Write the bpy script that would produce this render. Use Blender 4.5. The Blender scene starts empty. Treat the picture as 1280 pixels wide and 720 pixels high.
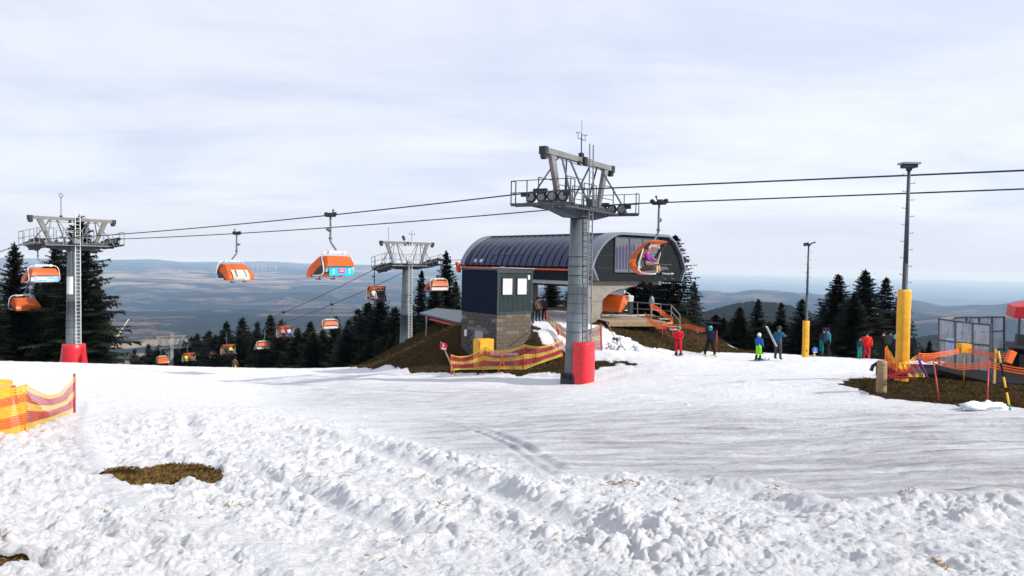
import bpy, bmesh, math, random
import numpy as np
from mathutils import Vector, Matrix

random.seed(11)
scene = bpy.context.scene
COL = scene.collection
R = math.radians

# ------------------------------------------------------------------ camera
F = 924.0                       # focal length in pixels of the 1280 wide photograph
PITCH, ROLL = R(1.9), R(1.06)
_f = Vector((0, math.cos(PITCH), -math.sin(PITCH)))
_r0 = Vector((1, 0, 0)); _u0 = _r0.cross(_f)
_r = (_r0*math.cos(ROLL) + _u0*math.sin(ROLL)).normalized()
_u = (_u0*math.cos(ROLL) - _r0*math.sin(ROLL)).normalized()
cam_d = bpy.data.cameras.new('camera'); cam = bpy.data.objects.new('camera', cam_d); COL.objects.link(cam)
cam_d.sensor_width = 36; cam_d.lens = F/1280*36; cam_d.clip_start = .1; cam_d.clip_end = 200000
cam.matrix_world = Matrix(((_r.x, _u.x, -_f.x, 0), (_r.y, _u.y, -_f.y, 0), (_r.z, _u.z, -_f.z, 0), (0, 0, 0, 1)))
scene.camera = cam

# ------------------------------------------------------------------ sun and sky
SUN_TO = Vector((.93, -.36, 0)).normalized()
SUN_EL = R(33)
sd = Vector((SUN_TO.x*math.cos(SUN_EL), SUN_TO.y*math.cos(SUN_EL), math.sin(SUN_EL)))
sun_d = bpy.data.lights.new('sun', 'SUN'); sun_d.energy = 4.4; sun_d.angle = R(.6); sun_d.color = (1, .94, .85)
sun = bpy.data.objects.new('sun', sun_d); COL.objects.link(sun); sun.location = (30, -10, 60)
sun.rotation_euler = (-sd).to_track_quat('-Z', 'Y').to_euler()
w = bpy.data.worlds.new('World'); scene.world = w; w.use_nodes = True
nt = w.node_tree; nt.nodes.clear()
def N(t, **k):
    n = nt.nodes.new(t)
    for a, b in k.items():
        if a == 'inp':
            for i, v in b.items(): n.inputs[i].default_value = v
        else: setattr(n, a, b)
    return n
def Lk(a, i, b, j): nt.links.new(a.outputs[i], b.inputs[j])
def worldnodes():
    sky = N('ShaderNodeTexSky'); sky.sky_type = 'NISHITA'; sky.sun_disc = False
    sky.sun_elevation = SUN_EL; sky.sun_rotation = math.atan2(SUN_TO.x, SUN_TO.y)
    sky.altitude = 1200; sky.air_density = 1.0; sky.dust_density = 1.2; sky.ozone_density = 1.5
    tc = N('ShaderNodeTexCoord'); sp = N('ShaderNodeSeparateXYZ'); Lk(tc, 'Generated', sp, 0)
    mx = N('ShaderNodeMath', operation='MAXIMUM', inp={1: 0.0}); Lk(sp, 2, mx, 0)
    za = N('ShaderNodeMath', operation='ADD', inp={1: .16}); Lk(mx, 0, za, 0)
    dx = N('ShaderNodeMath', operation='DIVIDE'); Lk(sp, 0, dx, 0); Lk(za, 0, dx, 1)
    dy = N('ShaderNodeMath', operation='DIVIDE'); Lk(sp, 1, dy, 0); Lk(za, 0, dy, 1)
    cb = N('ShaderNodeCombineXYZ'); Lk(dx, 0, cb, 0); Lk(dy, 0, cb, 1)
    mp = N('ShaderNodeMapping'); mp.inputs['Rotation'].default_value = (0, 0, R(-14)); mp.inputs['Scale'].default_value = (.8, 1.0, 1); Lk(cb, 0, mp, 0)
    n1 = N('ShaderNodeTexNoise', inp={'Scale': .9, 'Detail': 7, 'Roughness': .55, 'Distortion': .5}); Lk(mp, 0, n1, 'Vector')
    mp2 = N('ShaderNodeMapping'); mp2.inputs['Rotation'].default_value = (0, 0, R(-10)); mp2.inputs['Scale'].default_value = (.5, 1.9, 1); Lk(cb, 0, mp2, 0)
    n2 = N('ShaderNodeTexNoise', inp={'Scale': 1.6, 'Detail': 9, 'Roughness': .62, 'Distortion': .8}); Lk(mp2, 0, n2, 'Vector')
    ad = N('ShaderNodeMath', operation='MULTIPLY_ADD', inp={1: .30}); Lk(n2, 0, ad, 0)
    s1 = N('ShaderNodeMath', operation='MULTIPLY', inp={1: 1.0}); Lk(n1, 0, s1, 0); Lk(s1, 0, ad, 2)
    mr = N('ShaderNodeMapRange', interpolation_type='SMOOTHSTEP', inp={1: .42, 2: .82}); Lk(ad, 0, mr, 0)
    cr = N('ShaderNodeMix', data_type='RGBA')       # thin veil colour: lilac grey gaps to white cloud
    cr.inputs[6].default_value = (6.7, 7.25, 8.95, 1); cr.inputs[7].default_value = (8.8, 9.15, 10.0, 1)
    Lk(mr, 0, cr, 0)
    # brighter overall towards the sun side of the veil
    dt = N('ShaderNodeVectorMath', operation='DOT_PRODUCT'); dt.inputs[1].default_value = (sd.x, sd.y, sd.z); Lk(tc, 'Generated', dt, 0)
    br = N('ShaderNodeMapRange', inp={1: -.6, 2: .9, 3: .93, 4: 1.14}); Lk(dt, 'Value', br, 0)
    ml = N('ShaderNodeVectorMath', operation='SCALE'); Lk(cr, 2, ml, 0); Lk(br, 0, ml, 'Scale')
    mixs = N('ShaderNodeMix', data_type='RGBA'); mixs.inputs[0].default_value = .86
    Lk(sky, 0, mixs, 6); Lk(ml, 0, mixs, 7)
    hz = N('ShaderNodeMapRange', interpolation_type='SMOOTHSTEP', inp={1: -.005, 2: .10, 3: .95, 4: 0}); Lk(sp, 2, hz, 0)
    mh = N('ShaderNodeMix', data_type='RGBA'); mh.inputs[7].default_value = (6.7, 7.1, 8.1, 1)
    Lk(hz, 0, mh, 0); Lk(mixs, 2, mh, 6)
    bg = N('ShaderNodeBackground', inp={1: .1}); Lk(mh, 2, bg, 0)
    out = N('ShaderNodeOutputWorld'); Lk(bg, 0, out, 0)
worldnodes()
scene.view_settings.view_transform = 'Standard'; scene.view_settings.look = 'None'
scene.view_settings.exposure = .2; scene.view_settings.gamma = 1
scene.render.engine = 'CYCLES'
scene.render.resolution_x = 1024; scene.render.resolution_y = 576
scene.cycles.volume_bounces = 3; scene.cycles.volume_step_rate = 1

# ------------------------------------------------------------------ helpers
def P(px, py, d):
    "point on the photograph's ray through (px, py) at distance y = d"
    v = _f + _r*((px-640)/F) - _u*((py-360)/F)
    return v*(d/v.y)
def proj(x, y, z):
    x = np.asarray(x, float)
    df = y*_f.y + z*_f.z + x*_f.x
    df = np.where(df < .05, .05, df)
    return 640 + F*(x*_r.x+y*_r.y+z*_r.z)/df, 360 - F*(x*_u.x+y*_u.y+z*_u.z)/df

def mat(name, col, rough=.6, metal=0, var=.12, scale=8, bump=.0, col2=None, spec=.5, bscale=None, trans=0, alpha=1, coat=0, stretch=None):
    m = bpy.data.materials.new(name); m.use_nodes = True
    t = m.node_tree; b = t.nodes['Principled BSDF']
    b.inputs['Roughness'].default_value = rough; b.inputs['Metallic'].default_value = metal
    b.inputs['Specular IOR Level'].default_value = spec
    if trans: b.inputs['Transmission Weight'].default_value = trans
    if coat: b.inputs['Coat Weight'].default_value = coat
    if alpha < 1: b.inputs['Alpha'].default_value = alpha
    tc = t.nodes.new('ShaderNodeTexCoord'); src = tc.outputs['Object']
    if stretch:
        mp = t.nodes.new('ShaderNodeMapping'); mp.inputs['Scale'].default_value = stretch
        t.links.new(src, mp.inputs[0]); src = mp.outputs[0]
    nz = t.nodes.new('ShaderNodeTexNoise'); nz.inputs['Scale'].default_value = scale; nz.inputs['Detail'].default_value = 6
    nz.inputs['Roughness'].default_value = .65
    t.links.new(src, nz.inputs['Vector'])
    mx = t.nodes.new('ShaderNodeMix'); mx.data_type = 'RGBA'
    c = col; c2 = col2 or tuple(v*(1-2.2*var) for v in col)
    mx.inputs[6].default_value = (*[min(1, v*(1+var)) for v in c], 1); mx.inputs[7].default_value = (*c2, 1)
    mr = t.nodes.new('ShaderNodeMapRange'); mr.inputs[1].default_value = .32; mr.inputs[2].default_value = .72
    t.links.new(nz.outputs[0], mr.inputs[0]); t.links.new(mr.outputs[0], mx.inputs[0])
    t.links.new(mx.outputs[2], b.inputs['Base Color'])
    if bump:
        n2 = t.nodes.new('ShaderNodeTexNoise'); n2.inputs['Scale'].default_value = bscale or scale*4; n2.inputs['Detail'].default_value = 4
        t.links.new(src, n2.inputs['Vector'])
        bp = t.nodes.new('ShaderNodeBump'); bp.inputs['Strength'].default_value = bump; bp.inputs['Distance'].default_value = .02
        t.links.new(n2.outputs[0], bp.inputs['Height']); t.links.new(bp.outputs[0], b.inputs['Normal'])
    return m

M = {}
def m_(k, *a, **kw): M[k] = mat(k, *a, **kw)
m_('galv', (.22, .23, .24), .5, .4, .18, 3, .1)
m_('galv_dark', (.055, .065, .082), .6, .2, .25, 3)
m_('concrete_steel', (.17, .17, .16), .6, .1, .15, 3, .15)
m_('steel_dark', (.03, .034, .042), .6, .1, .2, 4, spec=.25)
m_('rubber', (.02, .02, .022), .8)
m_('wheel_rim', (.25, .26, .27), .5, .4)
m_('pole_steel', (.125, .148, .168), .5, .25, .22, 1.2, .08, stretch=(1, 1, .35))
m_('white_steel', (.62, .63, .62), .45, .1, .1, 5)
m_('red_pad', (.62, .008, .02), .38, 0, .08, 3, .35, bscale=4, coat=.2)
m_('yellow_pad', (.74, .36, .012), .5, 0, .12, 4, .5, bscale=5)
m_('orange_shell', (.72, .13, .012), .22, 0, .1, 2, coat=.5)
m_('black_plastic', (.018, .018, .02), .4)
m_('seat_grey', (.10, .10, .11), .7)
m_('seat_back', (.36, .34, .31), .6, var=.2, scale=6)
m_('ad_cyan', (.01, .42, .68), .35, var=.03)
m_('ad_blue', (.02, .18, .55), .35, var=.5, scale=4, col2=(.5, .6, .75))
m_('ad_pink', (.75, .03, .18), .35, var=.03)
m_('ad_white', (.75, .75, .75), .35, var=.05)
m_('decal_silver', (.5, .48, .43), .35, 0, .2, 3, col2=(.33, .30, .24))
m_('navy_panel', (.012, .020, .075), .3, 0, .15, 1.5, spec=.45)
m_('navy_seam', (.008, .01, .02), .4)
m_('trim_grey', (.15, .175, .215), .4, .2, .08, 3)
m_('charcoal', (.016, .018, .02), .85, 0, .15, 2, spec=.08)
m_('orange_line', (.62, .07, .012), .4)
m_('lilac_tone', (.03, .03, .085), .35, var=.15)
m_('pale_decal', (.42, .44, .72), .3, var=.08)
m_('concrete_light', (.22, .20, .17), .8, 0, .12, 2, .2)
m_('cabin_navy_shaded', (.006, .012, .026), .85, 0, .15, 2, spec=.08)
m_('cabin_grey', (.045, .062, .066), .7, 0, .12, 3, spec=.15)
m_('shutter_white', (.6, .61, .62), .5, var=.05)
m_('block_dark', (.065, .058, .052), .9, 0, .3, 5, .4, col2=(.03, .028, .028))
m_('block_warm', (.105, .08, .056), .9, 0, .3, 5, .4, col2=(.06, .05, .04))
m_('block_pale', (.14, .13, .115), .9, 0, .15, 5, .3)
m_('mortar', (.10, .09, .08), .95)
m_('door_grey', (.24, .29, .34), .5)
m_('wood', (.30, .20, .10), .75, 0, .25, 3, .3, stretch=(1, 1, 6), col2=(.15, .10, .05))
m_('wood_pale', (.36, .28, .20), .8, 0, .25, 3, .3, stretch=(3, .6, 1))
m_('bamboo', (.60, .40, .16), .5, 0, .2, 6)
m_('red_plastic', (.60, .012, .03), .4)
m_('orange_net', (.85, .14, .015), .55, var=.08)
m_('net_red', (.42, .025, .04), .55, var=.08)
m_('net_yellow', (.68, .47, .07), .55, var=.08)
m_('net_deep', (.90, .42, .012), .55, var=.12)
m_('sign_blue', (.01, .13, .5), .4)
m_('sign_white', (.8, .8, .8), .4, var=.03)
m_('awning_red', (.55, .012, .02), .6)
m_('stand_dark', (.014, .013, .013), .9, spec=.1)
m_('frame_slate', (.06, .075, .10), .45, .3)
m_('snow_lump', (.80, .82, .86), .7, 0, .04, 5, .6)
m_('turbine', (.5, .5, .5), .5)
m_('house_wall', (.65, .62, .58), .8); m_('house_roof', (.3, .1, .06), .8)
m_('bark', (.06, .045, .035), .95, 0, .3, 4, .6, stretch=(3, 3, .6))
m_('skin', (.55, .33, .24), .6)

def glassmat():
    m = bpy.data.materials.new('scratched_glass'); m.use_nodes = True; t = m.node_tree; t.nodes.clear()
    o = t.nodes.new('ShaderNodeOutputMaterial'); tr = t.nodes.new('ShaderNodeBsdfTransparent'); tr.inputs[0].default_value = (.86, .9, .93, 1)
    gl = t.nodes.new('ShaderNodeBsdfPrincipled'); gl.inputs['Base Color'].default_value = (.66, .69, .73, 1); gl.inputs['Roughness'].default_value = .25
    tc = t.nodes.new('ShaderNodeTexCoord'); mp = t.nodes.new('ShaderNodeMapping'); mp.inputs['Scale'].default_value = (3, 3, .35)
    nz = t.nodes.new('ShaderNodeTexNoise'); nz.inputs['Scale'].default_value = 2.5; nz.inputs['Detail'].default_value = 4; nz.inputs['Roughness'].default_value = .55
    t.links.new(tc.outputs['Object'], mp.inputs[0]); t.links.new(mp.outputs[0], nz.inputs['Vector'])
    mr = t.nodes.new('ShaderNodeMapRange'); mr.inputs[1].default_value = .35; mr.inputs[2].default_value = .75; mr.inputs[3].default_value = .14; mr.inputs[4].default_value = .52
    t.links.new(nz.outputs[0], mr.inputs[0])
    mx = t.nodes.new('ShaderNodeMixShader'); t.links.new(mr.outputs[0], mx.inputs[0]); t.links.new(tr.outputs[0], mx.inputs[1]); t.links.new(gl.outputs[0], mx.inputs[2])
    t.links.new(mx.outputs[0], o.inputs[0]); return m
M['glass'] = glassmat()
def tint(name, col, f):
    m = bpy.data.materials.new(name); m.use_nodes = True; t = m.node_tree
    b = t.nodes['Principled BSDF']; b.inputs['Base Color'].default_value = (*col, 1); b.inputs['Roughness'].default_value = .2
    b.inputs['Coat Weight'].default_value = .35; b.inputs['Coat Roughness'].default_value = .3; b.inputs['Roughness'].default_value = .4
    o = t.nodes['Material Output']; tl = t.nodes.new('ShaderNodeBsdfTranslucent'); tl.inputs[0].default_value = (*col, 1)
    tr = t.nodes.new('ShaderNodeBsdfTransparent'); tr.inputs[0].default_value = (1, .42, .1, 1)
    a = t.nodes.new('ShaderNodeMixShader'); a.inputs[0].default_value = .45; t.links.new(b.outputs[0], a.inputs[1]); t.links.new(tl.outputs[0], a.inputs[2])
    c = t.nodes.new('ShaderNodeMixShader'); c.inputs[0].default_value = f; t.links.new(a.outputs[0], c.inputs[1]); t.links.new(tr.outputs[0], c.inputs[2])
    t.links.new(c.outputs[0], o.inputs[0]); return m
M['bubble'] = tint('bubble_orange', (.82, .17, .02), .12)

class MB:
    def __init__(s): s.v = []; s.f = []
    def add(s, vs, fs):
        o = len(s.v); s.v += [tuple(v) for v in vs]; s.f += [tuple(i+o for i in f) for f in fs]; return s
    def box(s, c, d, rz=0, m=None):
        c = Vector(c); q = m or Matrix.Rotation(rz, 3, 'Z')
        vs = [c + q @ Vector((x*d[0]/2, y*d[1]/2, z*d[2]/2)) for x in (-1, 1) for y in (-1, 1) for z in (-1, 1)]
        return s.add(vs, [(0, 1, 3, 2), (4, 6, 7, 5), (0, 4, 5, 1), (2, 3, 7, 6), (0, 2, 6, 4), (1, 5, 7, 3)])
    def bar(s, a, b, w, h=None, up=(0, 0, 1)):
        a = Vector(a); b = Vector(b); h = h or w; z = (b-a); L = z.length
        if L < 1e-6: return s
        z.normalize(); u = Vector(up)
        if abs(z.dot(u)) > .98: u = Vector((0, 1, 0))
        x = u.cross(z).normalized(); y = z.cross(x)
        q = Matrix((x, y, z)).transposed()
        return s.box((a+b)/2, (w, h, L), m=q)
    def tube(s, pts, r, n=6, r1=None, cap=True):
        pts = [Vector(p) for p in pts]; k = len(pts); prev = None; rings = []
        for i, p in enumerate(pts):
            t = (pts[min(i+1, k-1)] - pts[max(i-1, 0)]).normalized()
            if prev is None:
                a = Vector((0, 0, 1)) if abs(t.z) < .9 else Vector((1, 0, 0)); x = a.cross(t).normalized()
            else: x = (prev - t*prev.dot(t)).normalized()
            prev = x; y = t.cross(x)
            rr = r if r1 is None else r + (r1-r)*i/(k-1)
            rings.append([p + (x*math.cos(2*math.pi*j/n) + y*math.sin(2*math.pi*j/n))*rr for j in range(n)])
        vs = [v for g in rings for v in g]
        fs = [(i*n+j, i*n+(j+1) % n, (i+1)*n+(j+1) % n, (i+1)*n+j) for i in range(k-1) for j in range(n)]
        if cap: fs += [tuple(range(n))[::-1], tuple((k-1)*n+j for j in range(n))]
        return s.add(vs, fs)
    def lathe(s, prof, n=16, c=(0, 0, 0), sx=1, sy=1, a0=0, a1=2*math.pi, ax=None):
        full = abs(a1-a0-2*math.pi) < 1e-6; m = n if full else n+1
        q = ax or Matrix.Identity(3); c = Vector(c)
        vs = [c + q @ Vector((r*math.cos(a0+(a1-a0)*j/n)*sx, r*math.sin(a0+(a1-a0)*j/n)*sy, z)) for r, z in prof for j in range(m)]
        fs = []
        for i in range(len(prof)-1):
            for j in range(n):
                j2 = (j+1) % m
                fs.append((i*m+j, i*m+j2, (i+1)*m+j2, (i+1)*m+j))
        return s.add(vs, fs)
    def prism(s, poly, y0, y1, q=None, c=(0, 0, 0)):
        "poly in local (x, z), extruded in y"
        q = q or Matrix.Identity(3); c = Vector(c); n = len(poly)
        vs = [c + q @ Vector((x, y0, z)) for x, z in poly] + [c + q @ Vector((x, y1, z)) for x, z in poly]
        fs = [tuple(range(n)), tuple(range(2*n-1, n-1, -1))] + [(i, n+i, n+(i+1) % n, (i+1) % n) for i in range(n)]
        return s.add(vs, fs)
    def ell(s, c, r, nu=10, nv=7):
        prof = [(math.sin(math.pi*i/nv), -math.cos(math.pi*i/nv)) for i in range(nv+1)]
        c = Vector(c); vs = [c + Vector((p*math.cos(2*math.pi*j/nu)*r[0], p*math.sin(2*math.pi*j/nu)*r[1], z*r[2])) for p, z in prof for j in range(nu)]
        fs = [(i*nu+j, i*nu+(j+1) % nu, (i+1)*nu+(j+1) % nu, (i+1)*nu+j) for i in range(nv) for j in range(nu)]
        return s.add(vs, fs)
    def mesh(s, name, m, smooth=False):
        me = bpy.data.meshes.new(name); me.from_pydata(s.v, [], s.f)
        me.validate(); me.update()
        bm = bmesh.new(); bm.from_mesh(me); bmesh.ops.recalc_face_normals(bm, faces=bm.faces); bm.to_mesh(me); bm.free()
        if smooth: me.shade_smooth()
        if m: me.materials.append(m if not isinstance(m, str) else M[m])
        return me
    def build(s, name, m, parent=None, smooth=False, loc=None, stuff=False):
        o = bpy.data.objects.new(name, s.mesh(name, m, smooth)); COL.objects.link(o)
        if parent: o.parent = parent
        if loc is not None: o.location = loc
        if stuff: o['kind'] = 'stuff'
        return o
def tag(o, label=None, cat=None, group=None, kind=None):
    if label: o['label'] = label
    if cat: o['category'] = cat
    if group: o['group'] = group
    if kind: o['kind'] = kind
    return o
def thing(name, label, cat, loc=(0, 0, 0), rz=0, group=None):
    o = bpy.data.objects.new(name, None); COL.objects.link(o); o.location = loc; o.rotation_euler = (0, 0, rz)
    o.empty_display_size = .3
    return tag(o, label, cat, group)
def copy_tree(o, parent=None):
    c = o.copy(); COL.objects.link(c); c.parent = parent
    for ch in list(o.children): copy_tree(ch, c)
    return c

# ------------------------------------------------------------------ noise in numpy
_rs = np.random.RandomState(5); _perm = _rs.permutation(4096); _grad = _rs.rand(4096)*2*np.pi; _rnd = _rs.rand(4096); _rnd2 = _rs.rand(4096); _rnd3 = _rs.rand(4096)
def _h(i, j, s): return _perm[(_perm[(_perm[(i + s*131) & 4095] + j) & 4095] + s) & 4095]
def perlin(x, y, s=0):
    i = np.floor(x).astype(int); j = np.floor(y).astype(int); fx = x-i; fy = y-j
    u = fx*fx*fx*(fx*(fx*6-15)+10); v = fy*fy*fy*(fy*(fy*6-15)+10)
    def g(a, b):
        t = _grad[_h(i+a, j+b, s)]; return np.cos(t)*(fx-a) + np.sin(t)*(fy-b)
    return ((g(0, 0)*(1-u)+g(1, 0)*u)*(1-v) + (g(0, 1)*(1-u)+g(1, 1)*u)*v)*1.5
def fbm(x, y, o=4, s=0, g=.5):
    r = 0; a = 1
    for k in range(o): r = r + a*perlin(x*2**k+k*17.3, y*2**k-k*9.1, s+k); a *= g
    return r
def clods(x, y, cell, s, dens=1.0):
    "rounded and broken clods: height field 0..1"
    x = x/cell; y = y/cell; i = np.floor(x).astype(int); j = np.floor(y).astype(int); best = np.zeros_like(x)
    for a in (-1, 0, 1):
        for b in (-1, 0, 1):
            h = _h(i+a, j+b, s); cx = i+a+_rnd[h]; cy = j+b+_rnd2[h]; am = _rnd3[h]
            th = _grad[h]; dx = x-cx; dy = y-cy
            u = dx*np.cos(th)+dy*np.sin(th); v = (-dx*np.sin(th)+dy*np.cos(th))*1.5
            d = (u*u+v*v)/(.35+.6*am)**2
            k = np.clip(1-d, 0, 1)**.75*(.35+.65*am)*(am < dens)
            best = np.maximum(best, k)
    return best
def sst(a, b, x): t = np.clip((x-a)/(b-a), 0, 1); return t*t*(3-2*t)
def poly_sd(x, y, poly):
    "signed distance, negative inside"
    d = np.full(np.shape(x), 1e18); ins = np.zeros(np.shape(x), bool); n = len(poly)
    for k in range(n):
        x0, y0 = poly[k]; x1, y1 = poly[(k+1) % n]
        ex, ey = x1-x0, y1-y0; wx, wy = x-x0, y-y0
        t = np.clip((wx*ex+wy*ey)/(ex*ex+ey*ey+1e-12), 0, 1)
        d = np.minimum(d, (wx-ex*t)**2+(wy-ey*t)**2)
        c = (y0 > y) != (y1 > y)
        with np.errstate(divide='ignore', invalid='ignore'):
            xi = ex*(y-y0)/(ey if ey else 1e-12)+x0
        ins ^= c & (x < xi)
    d = np.sqrt(d); return np.where(ins, -d, d)
def line_d(x, y, pts):
    d = np.full(np.shape(x), 1e9)
    for (x0, y0), (x1, y1) in zip(pts[:-1], pts[1:]):
        ex, ey = x1-x0, y1-y0; t = np.clip(((x-x0)*ex+(y-y0)*ey)/(ex*ex+ey*ey+1e-9), 0, 1)
        d = np.minimum(d, np.hypot(x-x0-ex*t, y-y0-ey*t))
    return d

# ------------------------------------------------------------------ the shape of the mountain
anch = [(0, 0, -1.62), (-3, 0, -1.65), (3, 0, -1.6), (0, -12, -.9), (-12, -12, -1.5), (12, -12, -.9)]
for d in (4., 8., 14.):
    anch += [(-.65*d, d, -1.65-.125*d), (0, d, -1.65-.112*d), (.65*d, d, -1.65-.077*d)]
for a in [(720, 477, 37), (91, 462, 62), (33, 540, 14.5), (93, 515, 20.5), (0, 463, 62), (200, 463, 62), (330, 461, 60), (450, 458, 57),
          (480, 461, 50), (600, 466, 41), (690, 467, 39), (640, 452, 44), (600, 457, 44.5), (760, 440, 42), (760, 410, 51), (848, 444, 46),
          (972, 450, 40), (1030, 446, 45), (900, 437.5, 53), (1000, 444, 53), (1083, 451, 47), (1110, 470, 23), (1150, 488, 18.5), (1280, 482, 24), (1280, 512, 15)]:
    p = P(*a); anch.append((p.x, p.y, p.z))
anch += [(-75, 60, -12.5), (-60, 85, -19), (-30, 85, -18), (-10, 80, -14), (12, 75, -9.5), (35, 78, -13), (60, 70, -12), (40, 50, -6),
         (-60, 112, -26), (-20, 112, -24), (20, 112, -23), (60, 112, -23), (100, 80, -16), (-110, 60, -20), (-100, 20, -12), (90, 10, -3), (60, -60, 3), (-60, -60, -3), (0, -90, 6), (0, 140, -33)]
anch = np.array(anch)
def _k(r2): return np.where(r2 > 1e-12, .5*r2*np.log(r2+1e-12), 0)
def _tps():
    n = len(anch); X = anch[:, :2]/50; D = ((X[:, None]-X[None])**2).sum(-1)
    A = np.zeros((n+3, n+3)); A[:n, :n] = _k(D) + np.eye(n)*2e-4; A[:n, n] = 1; A[:n, n+1:] = X; A[n, :n] = 1; A[n+1:, :n] = X.T
    return np.linalg.solve(A, np.r_[anch[:, 2], 0, 0, 0])
_w = _tps()
def natural(x, y):
    sh = np.shape(x); x = np.ravel(x)/50.; y = np.ravel(y)/50.; r = _w[-3] + _w[-2]*x + _w[-1]*y
    if len(x) < 3000: r = r + _k((x[:, None]-anch[None, :, 0]/50)**2+(y[:, None]-anch[None, :, 1]/50)**2) @ _w[:-3]
    else:
        for k in range(len(anch)): r = r + _w[k]*_k((x-anch[k, 0]/50)**2+(y-anch[k, 1]/50)**2)
    return r.reshape(sh)
PLAT = [(-3.5, 49.2), (-1.4, 47.6), (1.6, 46.4), (3.6, 47.6), (5.4, 51.4), (9, 52.8), (12.5, 55.6), (14, 60), (6, 72), (-3, 70), (-4.6, 60)]
PZ = -4.15
def farz(x, y):
    r = np.hypot(x, y)+1e-9; az = x/np.maximum(y, r*.2)          # tangent of the azimuth
    RR = np.log([80, 200, 500, 1000, 1900, 3300, 5000, 8000, 12000, 16000, 22000, 30000, 60000, 100000])
    ZL = [-20, -48, -95, -165, -262, -330, -400, -460, -430, -350, -250, -150, -700, -900]
    ZR = [-20, -38, -62, -95, -190, -330, -430, -420, -560, -800, -880, -900, -900, -900]
    l = np.log(r); zl = np.interp(l, RR, ZL); zr = np.interp(l, RR, ZR); t = sst(-.12, .12, az)
    z = zl*(1-t)+zr*t
    amp = np.interp(l, RR, [0, 2, 5, 9, 18, 34, 60, 75, 80, 60, 60, 60, 40, 40])
    z = z + amp*(fbm(x/2600+3.1, y/2600, 5, 20)*.9 + .35*fbm(x/700, y/700, 4, 31)*(r < 12000))
    # rounded wooded hill and blue ridges on the right, long ridges on the left
    z = z + 88*np.exp(-((az-.34)/.13)**2-((r-1750)/420)**2) + 62*np.exp(-((az-.62)/.10)**2-((r-2100)/420)**2)
    rid = np.maximum(0, fbm(az*3.1+7, l*1.5, 4, 40)+.35)
    z = z + t*235*np.exp(-((r-12500)/1900)**2)*np.clip(.55+.5*fbm(az*6+2, az*0+1, 3, 44)+ .25*sst(.75, .45, az), .2, 1.4)
    z = z + t*70*np.exp(-((r-6200)/900)**2)*np.clip(.4+.9*fbm(az*5+9, az*0+4, 3, 47), 0, 1.3)
    z = z + (1-t)*np.exp(-((r-24000)/3500)**2)*(95*sst(-.30, -.52, az)+30*fbm(az*9, az*0+8, 3, 49))
    return z
def ground(x, y):
    x = np.asarray(x, float); y = np.asarray(y, float)
    n = natural(x, y); r = np.hypot(x, y)
    sd = poly_sd(x, y, PLAT)
    slope = .58
    pl = PZ - slope*np.maximum(sd, 0)
    kk = .25; h = np.maximum(n, pl) + kk*np.exp(-np.abs(n-pl)/kk)*.5*(sd < 12)
    cut = np.exp(-(((x+2.7)/1.5)**2+((y-44.4)/1.5)**2))
    h = h + (n-h)*np.clip(cut*1.5, 0, 1)
    t = sst(95, 160, r); f = farz(x, y)
    return np.where(y < 20, h, h*(1-t)+f*t)
def gz(x, y): return float(ground(np.array([x]), np.array([y]))[0])
def hit(px, py, dmax=110):
    "ground point seen through a pixel of the photograph"
    v = P(px, py, 1.); lo, d = 1.5, dmax
    for n_ in (90, 40, 20):
        ds = np.geomspace(lo, d, n_); under = v.z*ds < ground(v.x*ds, ds)
        k = int(np.argmax(under)) if under.any() else n_-1
        lo, d = ds[max(k-1, 0)], ds[k]
    p = P(px, py, (lo+d)/2); return (p.x, p.y)
def G(px, d, dz=0):
    "ground point at distance d in the direction of pixel column px"
    p = P(px, 340, d); z = gz(p.x, p.y); q = None
    for _ in range(3):
        q = proj(p.x, p.y, z); p = Vector((p.x + (px-float(q[0]))/F*d, d, 0)); z = gz(p.x, p.y)
    return Vector((p.x, d, z+dz))

# ------------------------------------------------------------------ snow slope: one sheet, dense where it is near
EARTH = []
def epoly(pts): EARTH.append([hit(*p) if len(p) == 2 else (p[1], p[2]) for p in pts])
epoly([(474, 459), (500, 463), (560, 467), (640, 467), (700, 466), (760, 460), (790, 453), (748, 451), (704, 444), (692, 436), (676, 428), ('w', 2.0, 46.6),
       ('w', 1.6, 49), ('w', -1, 52), ('w', -4, 75), ('w', -14, 70), ('w', -12, 55)])
epoly([(738, 402), (748, 408), (775, 420), (800, 430), (840, 437), (880, 439.5), (930, 441.5), ('w', 19, 53.5), ('w', 17, 62), ('w', 8, 60), ('w', 5, 54)])
epoly([(1058, 478), (1075, 472), (1110, 469), (1180, 464), (1290, 464), (1330, 500), (1290, 512), (1236, 509), (1205, 508), (1150, 500), (1095, 494), (1065, 487)])
epoly([(126, 594), (150, 587), (195, 583), (215, 581), (240, 586), (262, 586), (283, 597), (276, 606), (262, 609), (235, 605), (205, 606), (165, 607), (140, 603)])
epoly([(-20, 701), (12, 699), (45, 699), (38, 706), (5, 712), (-20, 712)])
EARTH_THR = [.55, .5, .35, .035, .03]
LUMPX = [-900, 0, 110, 300, 420, 560, 700, 960, 1040, 1160, 1280, 2200]
LUMPY = [560, 530, 512, 500, 516, 560, 582, 606, 624, 626, 618, 610]
RUTS = [([(345, 535), (440, 552), (520, 580), (600, 605), (660, 632), (760, 668)], .22, .08), ([(300, 585), (360, 608), (440, 640), (520, 668)], .16, .07),
        ([(112, 505), (104, 540), (128, 590), (170, 640), (270, 668), (350, 700)], .18, -.06), ([(232, 520), (240, 555), (268, 585)], .14, .05),
        ([(520, 470), (640, 480), (800, 492), (1000, 516), (1280, 545)], .5, .03)]
RUTW = [([hit(*p) for p in pts], wd, dp) for pts, wd, dp in RUTS]

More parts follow.
